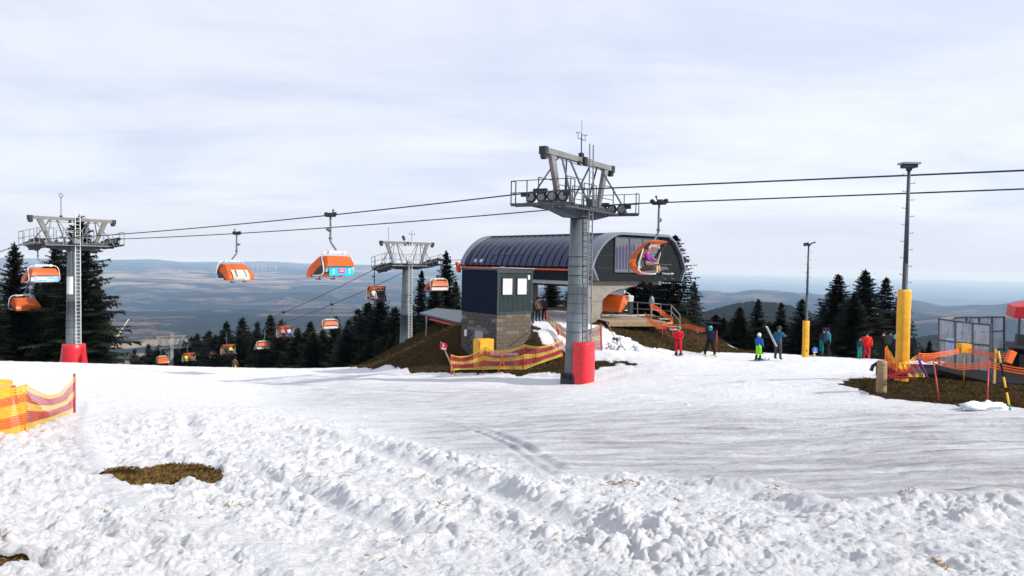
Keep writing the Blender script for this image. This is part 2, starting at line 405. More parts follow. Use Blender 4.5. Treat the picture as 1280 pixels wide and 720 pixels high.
TRACKS = []
_tr = random.Random(31)
for k in range(44):
    x0 = _tr.uniform(-12, 18); y0 = _tr.uniform(12, 40); a = _tr.gauss(-.42, .22) if k % 3 else _tr.uniform(-1.4, -.6); c = _tr.uniform(-.05, .05); L = _tr.uniform(3, 9)*(1 if y0 > 17 else .5); pts = []
    for j in range(5): pts.append((x0, y0)); x0 += L/4*math.cos(a); y0 += L/4*math.sin(a); a += c*L/4
    TRACKS.append((pts, _tr.uniform(.05, .12)*(1+y0/30), _tr.uniform(.008, .02)))
    if k % 2: TRACKS.append(([(p[0]+.1, p[1]+.42) for p in pts], TRACKS[-1][1], TRACKS[-1][2]))
def snow_fields(x, y, base):
    """relief of the snow and the masks: earth, dirty ice, clods"""
    px, py = proj(x, y, base)
    r = np.hypot(x, y); front = y > .5
    e = np.zeros_like(x); ring = np.zeros_like(x); wob = fbm(x*.55, y*.55, 5, 3)
    for poly, w_ in zip(EARTH, EARTH_THR):
        sdv = poly_sd(x, y, poly); wv = wob if w_ > .1 else fbm(x*3.2, y*3.2, 5, 3)
        s = sdv + wv*w_*1.3
        e = np.maximum(e, 1-sst(-.25*w_, .25*w_, s)); ring = np.maximum(ring, np.exp(-np.maximum(s, 0)/(1.1*w_+.05)))
    yb = np.interp(px, LUMPX, LUMPY) + 9*fbm(x*.9, y*.9, 3, 8)
    lump = np.where(front, sst(-8, 22, py-yb), 1.)
    lump = np.maximum(lump, .35*sst(488, 515, py)*sst(560, 380, px)*front)
    # icy dirty piste
    icy = np.where(front, sst(484, 530, py - .012*(px-640))*(1-lump)*sst(330, 620, px), 0)
    icy = np.maximum(icy, .8*np.where(front, sst(30, 5, np.abs(py-(497+.02*(px-500))))*sst(300, 420, px)*sst(760, 620, px), 0))
    icy = np.maximum(icy, ring*np.clip(.75+1.2*fbm(x*2.5, y*2.5, 4, 55), 0, 1))
    streak = fbm(x*.5+y*.12, y*2.6, 5, 12)
    bright = np.where(front, sst(455, 470, py)*sst(520, 490, py), 0)
    # relief
    wx = x + .05*perlin(x*5, y*5, 60); wy = y + .05*perlin(x*5+9, y*5, 61)
    lf = sst(14, 5, r)
    leftness = sst(420, 220, px)*front
    big = clods(wx, wy, .42, 1, .75); med = clods(wx, wy, .17, 2, .85); sm = clods(wx, wy, .072, 3, .9)
    var = .22+.90*np.clip(fbm(x*.5, y*.5, 3, 70)*2.2+.45, 0, 1.3)
    rough = (.052*big + .050*med*(.6+.6*big) + .034*sm*(.35+.65*lf))*var*.82
    soft = .09*fbm(x*2.6+y*.7, y*3.2, 4, 71) + .035*np.abs(fbm(x*6, y*7, 3, 72)) + .020*med + .009*sm*lf
    rel = lump*((1-.8*leftness)*rough + (.45+.55*leftness)*soft)
    # mild relief elsewhere, ski and groomer tracks
    rel = rel + (1-lump)*(.022*fbm(x*1.1, y*2.1, 4, 73) + .016*streak + .012*fbm(x*2.2, y*7, 3, 78) + .022*clods(wx, wy, .30, 6, .45)*sst(60, 15, r)*(.3+sst(-.1,.5,fbm(x*.3,y*.3,3,79))))
    rel = rel + .10*fbm(x*.16, y*.2, 3, 75)*sst(3, 12, r)*sst(60, 40, r)
    for pts, wd, dp in RUTW:
        dd = line_d(x, y, pts)
        rel = rel*(1-.75*np.exp(-(dd/wd)**2)) - dp*np.exp(-(dd/wd)**2) + abs(dp)*.7*np.exp(-((dd-wd*2)/(wd*.9))**2)*(.5+med)*(dp > 0)
    for pts, wd, dp in TRACKS:
        dd = line_d(x, y, pts); g_ = np.exp(-(dd/wd)**2)
        rel = rel*(1-.65*g_) - dp*g_ + dp*.6*np.exp(-((dd-wd*1.9)/(wd*.7))**2)
    # bank where the clods meet the piste
    bank = np.where(front, np.exp(-((py-yb-8)/10)**2)*sst(650, 900, px), 0)
    rel = rel + bank*(.07+.06*big)
    # hollow round the tower foot, ploughed heap behind it
    hx, hy = hit(757, 470); rel = rel - .34*np.exp(-(((x-hx)/1.5)**2+((y-hy)/.55)**2))
    rel = rel + e*(-.05 + .05*fbm(x*2, y*2, 4, 80)*(r > 12))*np.where(r < 12, .6, 1)
    rel = rel*(1-.5*e)
    # ridge of tall clods along the very front
    return rel, e, icy, lump, streak

def polar(r, a): return r*np.sin(a), r*np.cos(a)
def grid_mesh(name, rs, az, zf, attr):
    nr, na = len(rs), len(az)
    rr, aa = np.meshgrid(rs, az, indexing='ij'); x = rr*np.sin(aa); y = rr*np.cos(aa)
    z, cols = zf(x, y, rr)
    co = np.stack([x, y, z], -1).reshape(-1, 3).astype(np.float32)
    idx = np.arange(nr*na).reshape(nr, na)
    full = abs(az[-1]-az[0]-2*np.pi) < 1e-3
    if full: idx[:, -1] = idx[:, 0]
    q = np.stack([idx[:-1, :-1], idx[1:, :-1], idx[1:, 1:], idx[:-1, 1:]], -1).reshape(-1, 4)[:, ::-1]
    me = bpy.data.meshes.new(name); nf = len(q)
    me.vertices.add(len(co)); me.vertices.foreach_set('co', co.ravel())
    me.loops.add(nf*4); me.loops.foreach_set('vertex_index', q.ravel().astype(np.int32))
    me.polygons.add(nf); me.polygons.foreach_set('loop_start', np.arange(0, nf*4, 4, dtype=np.int32))
    me.update(calc_edges=True); me.shade_smooth()
    a = me.attributes.new(attr, 'FLOAT_COLOR', 'POINT')
    c = np.ones((len(co), 4), np.float32)
    for k in range(3): c[:, k] = cols[k].ravel()
    a.data.foreach_set('color', c.ravel())
    o = bpy.data.objects.new(name, me); COL.objects.link(o); return o

def snow_material():
    m = bpy.data.materials.new('snow_and_earth'); m.use_nodes = True; t = m.node_tree; b = t.nodes['Principled BSDF']
    L = t.links.new
    def n(ty, **k):
        x = t.nodes.new(ty)
        for a, v in k.items():
            if a == 'inp':
                for i, q in v.items(): x.inputs[i].default_value = q
            else: setattr(x, a, v)
        return x
    at = n('ShaderNodeAttribute', attribute_name='cover'); sp = n('ShaderNodeSeparateColor'); L(at.outputs['Color'], sp.inputs[0])
    tc = n('ShaderNodeTexCoord')
    # icy streaks
    mp = n('ShaderNodeMapping'); mp.inputs['Scale'].default_value = (.55, 3.2, 1); mp.inputs['Rotation'].default_value = (0, 0, R(6)); L(tc.outputs['Object'], mp.inputs[0])
    s1 = n('ShaderNodeTexNoise', inp={'Scale': 1.5, 'Detail': 10, 'Roughness': .68}); L(mp.outputs[0], s1.inputs['Vector'])
    f1 = n('ShaderNodeTexNoise', inp={'Scale': 22, 'Detail': 8, 'Roughness': .7}); L(tc.outputs['Object'], f1.inputs['Vector'])
    p1 = n('ShaderNodeTexNoise', inp={'Scale': .35, 'Detail': 6, 'Roughness': .6}); L(tc.outputs['Object'], p1.inputs['Vector'])
    clean = n('ShaderNodeMix', data_type='RGBA'); clean.inputs[6].default_value = (.70, .71, .735, 1); clean.inputs[7].default_value = (.84, .845, .86, 1)
    L(f1.outputs[0], clean.inputs[0])
    ice = n('ShaderNodeMix', data_type='RGBA'); ice.inputs[6].default_value = (.29, .275, .27, 1); ice.inputs[7].default_value = (.56, .57, .625, 1)
    r1 = n('ShaderNodeMapRange', inp={1: .34, 2: .62}); L(s1.outputs[0], r1.inputs[0]); L(r1.outputs[0], ice.inputs[0])
    # everywhere thin dirty patches
    dm = n('ShaderNodeMapRange', inp={1: .57, 2: .80, 3: 0, 4: .5}); L(p1.outputs[0], dm.inputs[0])
    sm = n('ShaderNodeMapRange', inp={1: .42, 2: .60}); L(s1.outputs[0], sm.inputs[0])
    dmm = n('ShaderNodeMath', operation='MULTIPLY'); L(dm.outputs[0], dmm.inputs[0]); L(sm.outputs[0], dmm.inputs[1])
    icm = n('ShaderNodeMath', operation='MAXIMUM'); L(sp.outputs[1], icm.inputs[0]); L(dmm.outputs[0], icm.inputs[1])
    mx = n('ShaderNodeMix', data_type='RGBA'); L(icm.outputs[0], mx.inputs[0]); L(clean.outputs[2], mx.inputs[6]); L(ice.outputs[2], mx.inputs[7])
    # brown specks of grit on the piste
    g1 = n('ShaderNodeTexNoise', inp={'Scale': 2.4, 'Detail': 9, 'Roughness': .75}); L(mp.outputs[0], g1.inputs['Vector'])
    gr = n('ShaderNodeMapRange', inp={1: .57, 2: .70, 3: 0, 4: .75}); L(g1.outputs[0], gr.inputs[0])
    gp = n('ShaderNodeMapRange', inp={1: .42, 2: .58}); L(p1.outputs[0], gp.inputs[0])
    gm = n('ShaderNodeMath', operation='MULTIPLY'); L(gr.outputs[0], gm.inputs[0]); L(gp.outputs[0], gm.inputs[1])
    mg = n('ShaderNodeMix', data_type='RGBA'); mg.inputs[7].default_value = (.30, .235, .17, 1); L(gm.outputs[0], mg.inputs[0]); L(mx.outputs[2], mg.inputs[6])
    # earth and dead grass
    e1 = n('ShaderNodeTexNoise', inp={'Scale': 1.1, 'Detail': 10, 'Roughness': .7}); L(tc.outputs['Object'], e1.inputs['Vector'])
    e2 = n('ShaderNodeTexNoise', inp={'Scale': 13, 'Detail': 8, 'Roughness': .75}); L(tc.outputs['Object'], e2.inputs['Vector'])
    ec = n('ShaderNodeValToRGB'); er = ec.color_ramp; er.elements[0].position = .3; er.elements[0].color = (.008, .005, .003, 1); er.elements[1].position = .74; er.elements[1].color = (.085, .056, .022, 1)
    q = er.elements.new(.5); q.color = (.040, .027, .013, 1)
    ea = n('ShaderNodeMath', operation='MULTIPLY_ADD', inp={1: .5}); L(e1.outputs[0], ea.inputs[0]); eb = n('ShaderNodeMath', operation='MULTIPLY', inp={1: .5}); L(e2.outputs[0], eb.inputs[0]); L(eb.outputs[0], ea.inputs[2])
    L(ea.outputs[0], ec.inputs[0])
    em = n('ShaderNodeMath', operation='SUBTRACT', inp={1: .5}); L(e2.outputs[0], em.inputs[0])
    em2 = n('ShaderNodeMath', operation='MULTIPLY_ADD', inp={1: 1.1}); L(em.outputs[0], em2.inputs[0]); L(sp.outputs[0], em2.inputs[2])
    em3 = n('ShaderNodeMapRange', inp={1: .42, 2: .56}); L(em2.outputs[0], em3.inputs[0])
    me = n('ShaderNodeMix', data_type='RGBA'); L(em3.outputs[0], me.inputs[0]); L(mg.outputs[2], me.inputs[6]); L(ec.outputs[0], me.inputs[7])
    L(me.outputs[2], b.inputs['Base Color'])
    rr1 = n('ShaderNodeMapRange', inp={1: 0, 2: 1, 3: .6, 4: 1}); L(em3.outputs[0], rr1.inputs[0]); L(rr1.outputs[0], b.inputs['Roughness'])
    rr2 = n('ShaderNodeMapRange', inp={1: 0, 2: 1, 3: .3, 4: .02}); L(em3.outputs[0], rr2.inputs[0]); L(rr2.outputs[0], b.inputs['Specular IOR Level'])
    # fine relief: wind crust, grains
    f2 = n('ShaderNodeTexNoise', inp={'Scale': 9, 'Detail': 10, 'Roughness': .72}); L(tc.outputs['Object'], f2.inputs['Vector'])
    h = n('ShaderNodeMath', operation='MULTIPLY_ADD', inp={1: .09}); L(f2.outputs[0], h.inputs[0])
    h2 = n('ShaderNodeMath', operation='MULTIPLY', inp={1: .20}); L(s1.outputs[0], h2.inputs[0]); L(h2.outputs[0], h.inputs[2])
    bp = n('ShaderNodeBump', inp={'Strength': .9, 'Distance': 1.0}); L(h.outputs[0], bp.inputs['Height']); L(bp.outputs[0], b.inputs['Normal'])
    return m

def snow_z(x, y, rr):
    base = ground(x, y)
    rel, e, icy, lump, st = snow_fields(x, y, base)
    fade = sst(70, 58, rr); ef = np.maximum(e, sst(60, 70, rr + 5*fbm(x*.1, y*.1, 3, 90))*(sst(0, 5, y-52)))
    return base + rel*fade, (ef, icy*(.75+.6*st), lump)
_pp = np.linspace(2.2, .0, 1)
rs = [0.4, .9, 1.6, 2.2, 2.7]
r_ = 3.0
while r_ < 120:
    rs.append(r_); r_ += max(.012, .00032*r_*r_ * (1 if r_ < 60 else 1.6)) if r_ < 75 else 3
rs = np.array(rs)
az = np.r_[np.linspace(-np.pi, R(-41), 40)[:-1], np.linspace(R(-41), R(41), 1000), np.linspace(R(41), np.pi, 40)[1:]]
slope = grid_mesh('snow_slope', rs, az, snow_z, 'cover'); slope.data.materials.append(snow_material()); tag(slope, kind='structure')
print('snow rows', len(rs))

# ------------------------------------------------------------------ the land beyond: valley and hills to the horizon
def land_material():
    m = bpy.data.materials.new('forest_and_fields'); m.use_nodes = True; t = m.node_tree; b = t.nodes['Principled BSDF']; L = t.links.new
    tc = t.nodes.new('ShaderNodeTexCoord'); at = t.nodes.new('ShaderNodeAttribute'); at.attribute_name = 'cover'
    sp = t.nodes.new('ShaderNodeSeparateColor'); L(at.outputs['Color'], sp.inputs[0])
    def nz(s, d=8, r=.6, sc=None):
        x = t.nodes.new('ShaderNodeTexNoise'); x.inputs['Scale'].default_value = s; x.inputs['Detail'].default_value = d; x.inputs['Roughness'].default_value = r
        if sc:
            mp = t.nodes.new('ShaderNodeMapping'); mp.inputs['Scale'].default_value = sc; L(tc.outputs['Object'], mp.inputs[0]); L(mp.outputs[0], x.inputs['Vector'])
        else: L(tc.outputs['Object'], x.inputs['Vector'])
        return x
    def mr(src, a, b_, c=0, d=1):
        x = t.nodes.new('ShaderNodeMapRange'); x.inputs[1].default_value = a; x.inputs[2].default_value = b_; x.inputs[3].default_value = c; x.inputs[4].default_value = d; L(src, x.inputs[0]); return x.outputs[0]
    def mix(f, a, b_):
        x = t.nodes.new('ShaderNodeMix'); x.data_type = 'RGBA'
        for i, v in ((0, f), (6, a), (7, b_)):
            if isinstance(v, tuple): x.inputs[i].default_value = v
            elif isinstance(v, float): x.inputs[i].default_value = v
            else: L(v, x.inputs[i])
        return x.outputs[2]
    fine = nz(.03, 8, .75)
    forest = mix(mr(fine.outputs[0], .35, .7), (.003, .007, .006, 1), (.011, .018, .012, 1))
    beech = mix(mr(fine.outputs[0], .42, .60), (.030, .022, .019, 1), (.17, .11, .088, 1))
    patch = nz(.0011, 12, .72, (.8, 1.0, 1)); f1 = mr(patch.outputs[0], .525, .545)
    c = mix(f1, forest, beech)
    fld = mix(mr(nz(.002, 4, .6).outputs[0], .35, .65), (.17, .13, .085, 1), (.31, .24, .165, 1))
    t.nodes  # fields come from the cover attribute
    c = mix(sp.outputs[0], c, fld)
    L(c, b.inputs['Base Color']); b.inputs['Roughness'].default_value = .95; b.inputs['Specular IOR Level'].default_value = .1
    bp = t.nodes.new('ShaderNodeBump'); bp.inputs['Strength'].default_value = .5; bp.inputs['Distance'].default_value = 14
    L(fine.outputs[0], bp.inputs['Height']); L(bp.outputs[0], b.inputs['Normal'])
    return m
def land_z(x, y, rr):
    z = ground(x, y)
    z = np.where(rr < 119, z-1.2, z)
    l = np.log(rr); tz = x/np.maximum(y, rr*.2)
    z = np.where((rr > 250) & (rr < 4200), z + np.interp(rr, [250, 900, 4200], [3, 7, 2])*np.abs(perlin(x/11, y/11, 91)), z)
    n = fbm(tz*14, l*9, 4, 95); n2 = fbm(tz*7+4, l*24, 4, 97)
    f = sst(.0, .05, .06 - np.abs((rr-2050)/520) * .06*1.0 + .05*n - .25*np.maximum(0, np.abs(tz+.51)-.095))*(np.abs(tz+.5) < .3)
    g = sst(.0, .02, .05 - np.abs((rr-3150)/170)*.05 + .02*n - .5*np.maximum(0, np.abs(tz+.55)-.065))*(tz < -.35)
    k = sst(.12, .3, n2 + .55*np.exp(-((rr-14500)/2600)**2)*sst(-.22, -.36, tz) - .17)*sst(10500, 12500, rr)*sst(26000, 19000, rr)*sst(.0, -.1, tz)
    h = .45*sst(.5, .56, n2)*sst(4000, 5000, rr)*sst(9000, 8000, rr)*sst(.0, -.1, tz)*.8
    cov = np.maximum(np.maximum(f, g), np.maximum(k, h))
    return z, (cov, cov*0, cov*0)
rl = np.r_[np.linspace(100, 400, 60)[:-1], np.geomspace(400, 90000, 560)]
azl = np.linspace(R(-48), R(48), 760)
land = grid_mesh('hills', rl, azl, land_z, 'cover'); land.data.materials.append(land_material()); tag(land, kind='structure')

# ------------------------------------------------------------------ spruces
def foliage_mat(name, a, b_, c_):
    m = bpy.data.materials.new(name); m.use_nodes = True; t = m.node_tree; b = t.nodes['Principled BSDF']; L = t.links.new
    tc = t.nodes.new('ShaderNodeTexCoord'); x = t.nodes.new('ShaderNodeTexNoise'); x.inputs['Scale'].default_value = 1.3; x.inputs['Detail'].default_value = 8; x.inputs['Roughness'].default_value = .8
    L(tc.outputs['Object'], x.inputs['Vector']); r = t.nodes.new('ShaderNodeValToRGB'); e = r.color_ramp
    e.elements[0].position = .38; e.elements[0].color = (*a, 1); e.elements[1].position = .72; e.elements[1].color = (*c_, 1); q = e.elements.new(.55); q.color = (*b_, 1)
    L(x.outputs[0], r.inputs[0]); L(r.outputs[0], b.inputs['Base Color']); b.inputs['Roughness'].default_value = .8; b.inputs['Specular IOR Level'].default_value = .15
    return m
FOL = foliage_mat('spruce_needles', (.006, .010, .006), (.016, .022, .010), (.050, .054, .022))
FOL2 = foliage_mat('spruce_needles_olive', (.009, .013, .006), (.022, .029, .011), (.065, .064, .024))
def spruce_meshes(seed, H=12., Rm=2.4, dens=1., sparse=0., fol=None):
    rnd = random.Random(seed); v = []; f = []
    nw = int(H*3.4*dens); z = H*.05
    k = 0
    def tri(a, b, c):
        o = len(v); v.extend((a, b, c)); f.append((o, o+1, o+2))
    while z < H*.985:
        t = z/H; rr = Rm*((1-t)**.8)*(.86+.28*rnd.random()) + .10
        nb = max(4, int((6+rr*1.6)*(1-sparse*.4)))
        ph = rnd.random()*6.28
        for i in range(nb*2):
            if rnd.random() < sparse*.3: continue
            a = ph + i*6.283/nb + rnd.uniform(-.3, .3); L = rr*(rnd.uniform(.66, 1.14) if i < nb else rnd.uniform(.35, .75))
            ca, sa = math.cos(a), math.sin(a); zz = z + rnd.uniform(-.15, .15)
            rise = .42*t - .10; droop = rnd.uniform(.25, .42)*(1-t*.7)
            def pt(s, side=0, dz=0):
                rad = L*s
                return Vector((ca*rad - sa*side, sa*rad + ca*side, zz + L*(rise*s - droop*s*s*.9 + .12*s**4) + dz))
            ns = max(4, int(4+L*3.2))
            for j in range(ns):
                s = (j+.6)/ns; wl = L*(.34*(1-s)+.12)*rnd.uniform(.7, 1.25)+.08
                bw = .10+.06*L
                for sgn in (-1, 1):
                    a0 = pt(max(0, s-.5*bw/L)); a1 = pt(min(1, s+.6*bw/L)); e = pt(min(1.08, s+.5*wl/L), sgn*wl, -.10*wl - rnd.uniform(0, .1))
                    tri(a0, a1, e)
                if rnd.random() < .75:
                    a0 = pt(max(0, s-.6*bw/L)); a1 = pt(min(1, s+.6*bw/L)); e = pt(s+.1, rnd.uniform(-.14, .14), -rnd.uniform(.18, .42)*(.5+.5*L/Rm)); tri(a0, a1, e)
            tri(pt(.9, -.05), pt(.9, .05), pt(1.1, 0, rnd.uniform(0, .06)))
        z += (.17 + .13*(1-t))/dens*(1+.0*k); k += 1
    for i in range(14):
        a = i*1.3; tri(Vector((0, 0, H*1.01)), Vector((.05*math.cos(a), .05*math.sin(a), H*.955)), Vector((.18*math.cos(a+.4), .18*math.sin(a+.4), H*.96)))
    me = bpy.data.meshes.new('crown'); me.from_pydata([tuple(p) for p in v], [], f); me.update(); me.materials.append(fol or FOL)
    tr = MB().tube([(0, 0, -1.5), (.03, .02, H*.3), (-.02, .03, H*.65), (0, 0, H*.97)], .02*H, 8, .015).mesh('trunk', 'bark', True)
    return me, tr
VAR = [spruce_meshes(1, 12, 2.5), spruce_meshes(2, 12, 2.1, 1, .3), spruce_meshes(3, 12, 2.9, 1.05, .15), spruce_meshes(4, 12, 2.3, 1, .5), spruce_meshes(5, 12, 3.3, 1.1, .2)]
VARO = [spruce_meshes(6, 12, 2.7, 1, .2, FOL2), spruce_meshes(7, 12, 3.0, 1, .35, FOL2)]
def spruce(px, pytop, d, wpx, var, label, group=None, base=None, name='spruce_tree'):
    p = P(px, pytop, d); zb = gz(p.x, p.y) - .2 if base is None else base
    H = p.z - zb; cm, tm = (VAR+VARO)[var]; sc = H/12
    Rn = [2.5, 2.1, 2.9, 2.3, 3.3, 2.7, 3.0][var]*.92
    sx = (wpx/F*d/2)/Rn*(1.6 if px > 880 else 1.15)
    t = thing(name, label, 'tree', (p.x, p.y, zb), random.uniform(0, 6.28), group)
    for nm, me in (('crown', cm), ('trunk', tm)):
        o = bpy.data.objects.new(nm, me); COL.objects.link(o); o.parent = t; o.scale = (sx, sx, sc) if nm == 'crown' else (sc, sc, sc)
    return t
def trees():
    BD = lambda x: float(np.interp(x, [150, 180, 233, 283, 354, 415, 470, 520], [190, 178, 160, 137, 120, 110, 98, 92]))
    # beside the left tower
    spruce(100, 268, 72, 112, 2, 'tallest dark spruce, right behind the left lift tower')
    spruce(70, 300, 76, 80, 0, 'dark spruce just left of the pole of the left lift tower, behind its hanging chair')
    spruce(18, 303, 74, 74, 2, 'pointed dark spruce at the left edge behind the lowest orange chair')
    spruce(-14, 330, 70, 60, 1, 'dark spruce cut off by the left edge of the photo')
    spruce(46, 352, 80, 60, 4, 'low dark spruce filling the gap between the two leftmost spruces')
    spruce(122, 350, 75, 52, 3, 'shorter loose spruce at the right foot of the tallest left spruce')
    spruce(30, 372, 78, 90, 2, 'wide low spruce behind the lowest chair at the left edge')
    spruce(92, 380, 74, 110, 4, 'wide low spruce directly behind the red cone pad of the left tower')
    spruce(58, 330, 82, 84, 2, 'dark spruce filling the space between the two chairs at the left tower')
    # band beyond the crest
    rnd = random.Random(4)
    rows = [(168, 436, 150, 30), (186, 430, 140, 30), (247, 417, 138, 38), (262, 413, 132, 40), (283, 402, 124, 40), (303, 397, 118, 44), (322, 402, 112, 40), (338, 394, 120, 46), (352, 400, 104, 44), (372, 410, 100, 44),
            (388, 402, 108, 40), (404, 412, 96, 44), (420, 396, 104, 42), (436, 400, 98, 42), (448, 386, 92, 54), (461, 378, 88, 60), (476, 372, 84, 62), (494, 384, 90, 54),
            (232, 428, 120, 34), (270, 432, 104, 38), (296, 425, 98, 40), (318, 428, 92, 40), (345, 424, 92, 42), (366, 430, 84, 42), (392, 428, 84, 44), (414, 430, 80, 42), (438, 424, 80, 44), (462, 414, 78, 48), (482, 418, 76, 48), (500, 420, 76, 40), (250, 444, 92, 34), (282, 446, 86, 36), (308, 444, 84, 38), (334, 446, 80, 38), (380, 444, 76, 40), (428, 444, 74, 40), (205, 447, 110, 26)]
    for i, (x, y, d, w_) in enumerate(rows):
        d = max(d, BD(x) + (8 if y < 420 else 2))
        spruce(x, y, d, w_*1.75, rnd.choice([5, 6, 5, 0, 4, 6]), 'olive dark spruce in the dense belt beyond the snow crest on the left', 'spruces of the belt beyond the crest')
    spruce(527, 338, 92, 50, 3, 'slim dark spruce seen just right of the pole of the middle lift tower')
    spruce(558, 314, 90, 64, 0, 'tall dark spruce between the middle lift tower and the station roof')
    spruce(544, 352, 84, 60, 4, 'broad low spruce behind the small flat shelter roof')
    spruce(512, 372, 86, 46, 2, 'low spruce behind the foot of the middle lift tower')
    spruce(570, 350, 94, 50, 2, 'dark spruce half hidden by the left end of the station')
    for i in range(33):
        x = 178+i*10.2; y = 442-24*min(1, max(0, (x-190)/90))+rnd.uniform(-9, 9)
        spruce(x, y, BD(x)+rnd.uniform(-1, 14), 92, rnd.choice([5, 6, 4, 0]), 'lower dark spruce in the front edge of the dense belt on the left', 'low spruces at the front of the left belt')
    # behind the station
    spruce(844, 294, 68, 92, 3, 'tall loose-branched spruce rising right behind the front end of the station')
    spruce(812, 318, 72, 84, 4, 'broad dark spruce behind the chair with the raised bubble')
    spruce(790, 345, 70, 50, 2, 'dark spruce behind the wooden boarding deck')
    spruce(690, 345, 78, 56, 4, 'dark spruce seen through the open station between cabin and tower pole')
    spruce(650, 350, 80, 50, 0, 'dark spruce seen under the station roof beside the cabin')
    spruce(715, 352, 80, 50, 4, 'dark spruce hidden behind the main tower pole under the station')
    spruce(868, 352, 72, 40, 3, 'small spruce at the right foot of the tall loose-branched spruce')
    # right
    spruce(905, 397, 84, 36, 1, 'small pointed spruce just right of the dark-clad skier')
    spruce(925, 384, 82, 46, 0, 'dense spruce behind the child in the blue jacket, left of two')
    spruce(948, 374, 84, 38, 1, 'slender spruce directly above the child in the blue jacket')
    spruce(977, 378, 86, 36, 3, 'loose spruce above the person who carries skis')
    spruce(1003, 374, 80, 50, 3, 'spruce directly behind the far yellow-padded light pole')
    spruce(1048, 343, 74, 62, 0, 'tall pointed spruce right of the far light pole')
    spruce(1082, 337, 70, 60, 2, 'tallest spruce of the group left of the near light pole')
    spruce(1108, 347, 72, 52, 1, 'spruce partly hidden by the near light pole')
    spruce(1068, 366, 66, 50, 4, 'broad spruce between the two tallest spruces on the right')
    spruce(1126, 368, 74, 44, 0, 'dark spruce right behind the near light pole')
    spruce(1030, 382, 78, 46, 4, 'low spruce between the far light pole and the tall pointed spruce')
    for i in range(17):
        spruce(895+i*14+rnd.uniform(-4, 4), 402+rnd.uniform(-9, 7), 86, 84, rnd.choice([4, 2, 5]), 'low dark spruce filling in behind the row of spruces on the right', 'low spruces behind the right row')
    for x, y in ((962, 402), (990, 405), (914, 412), (935, 410), (1018, 404), (1052, 400), (1095, 398)):
        spruce(x, y, 90, 50, 4, 'low dark spruce filling in behind the row of spruces on the right', 'low spruces behind the right row')
    spruce(1153, 436, 80, 20, 1, 'small spruce between the near light pole and the glass windbreak, left of two')
    spruce(1162, 426, 84, 24, 0, 'small spruce between the near light pole and the glass windbreak, right of two')
    spruce(1213, 396, 90, 12, 3, 'thin treetop showing above the glass windbreak')
trees()

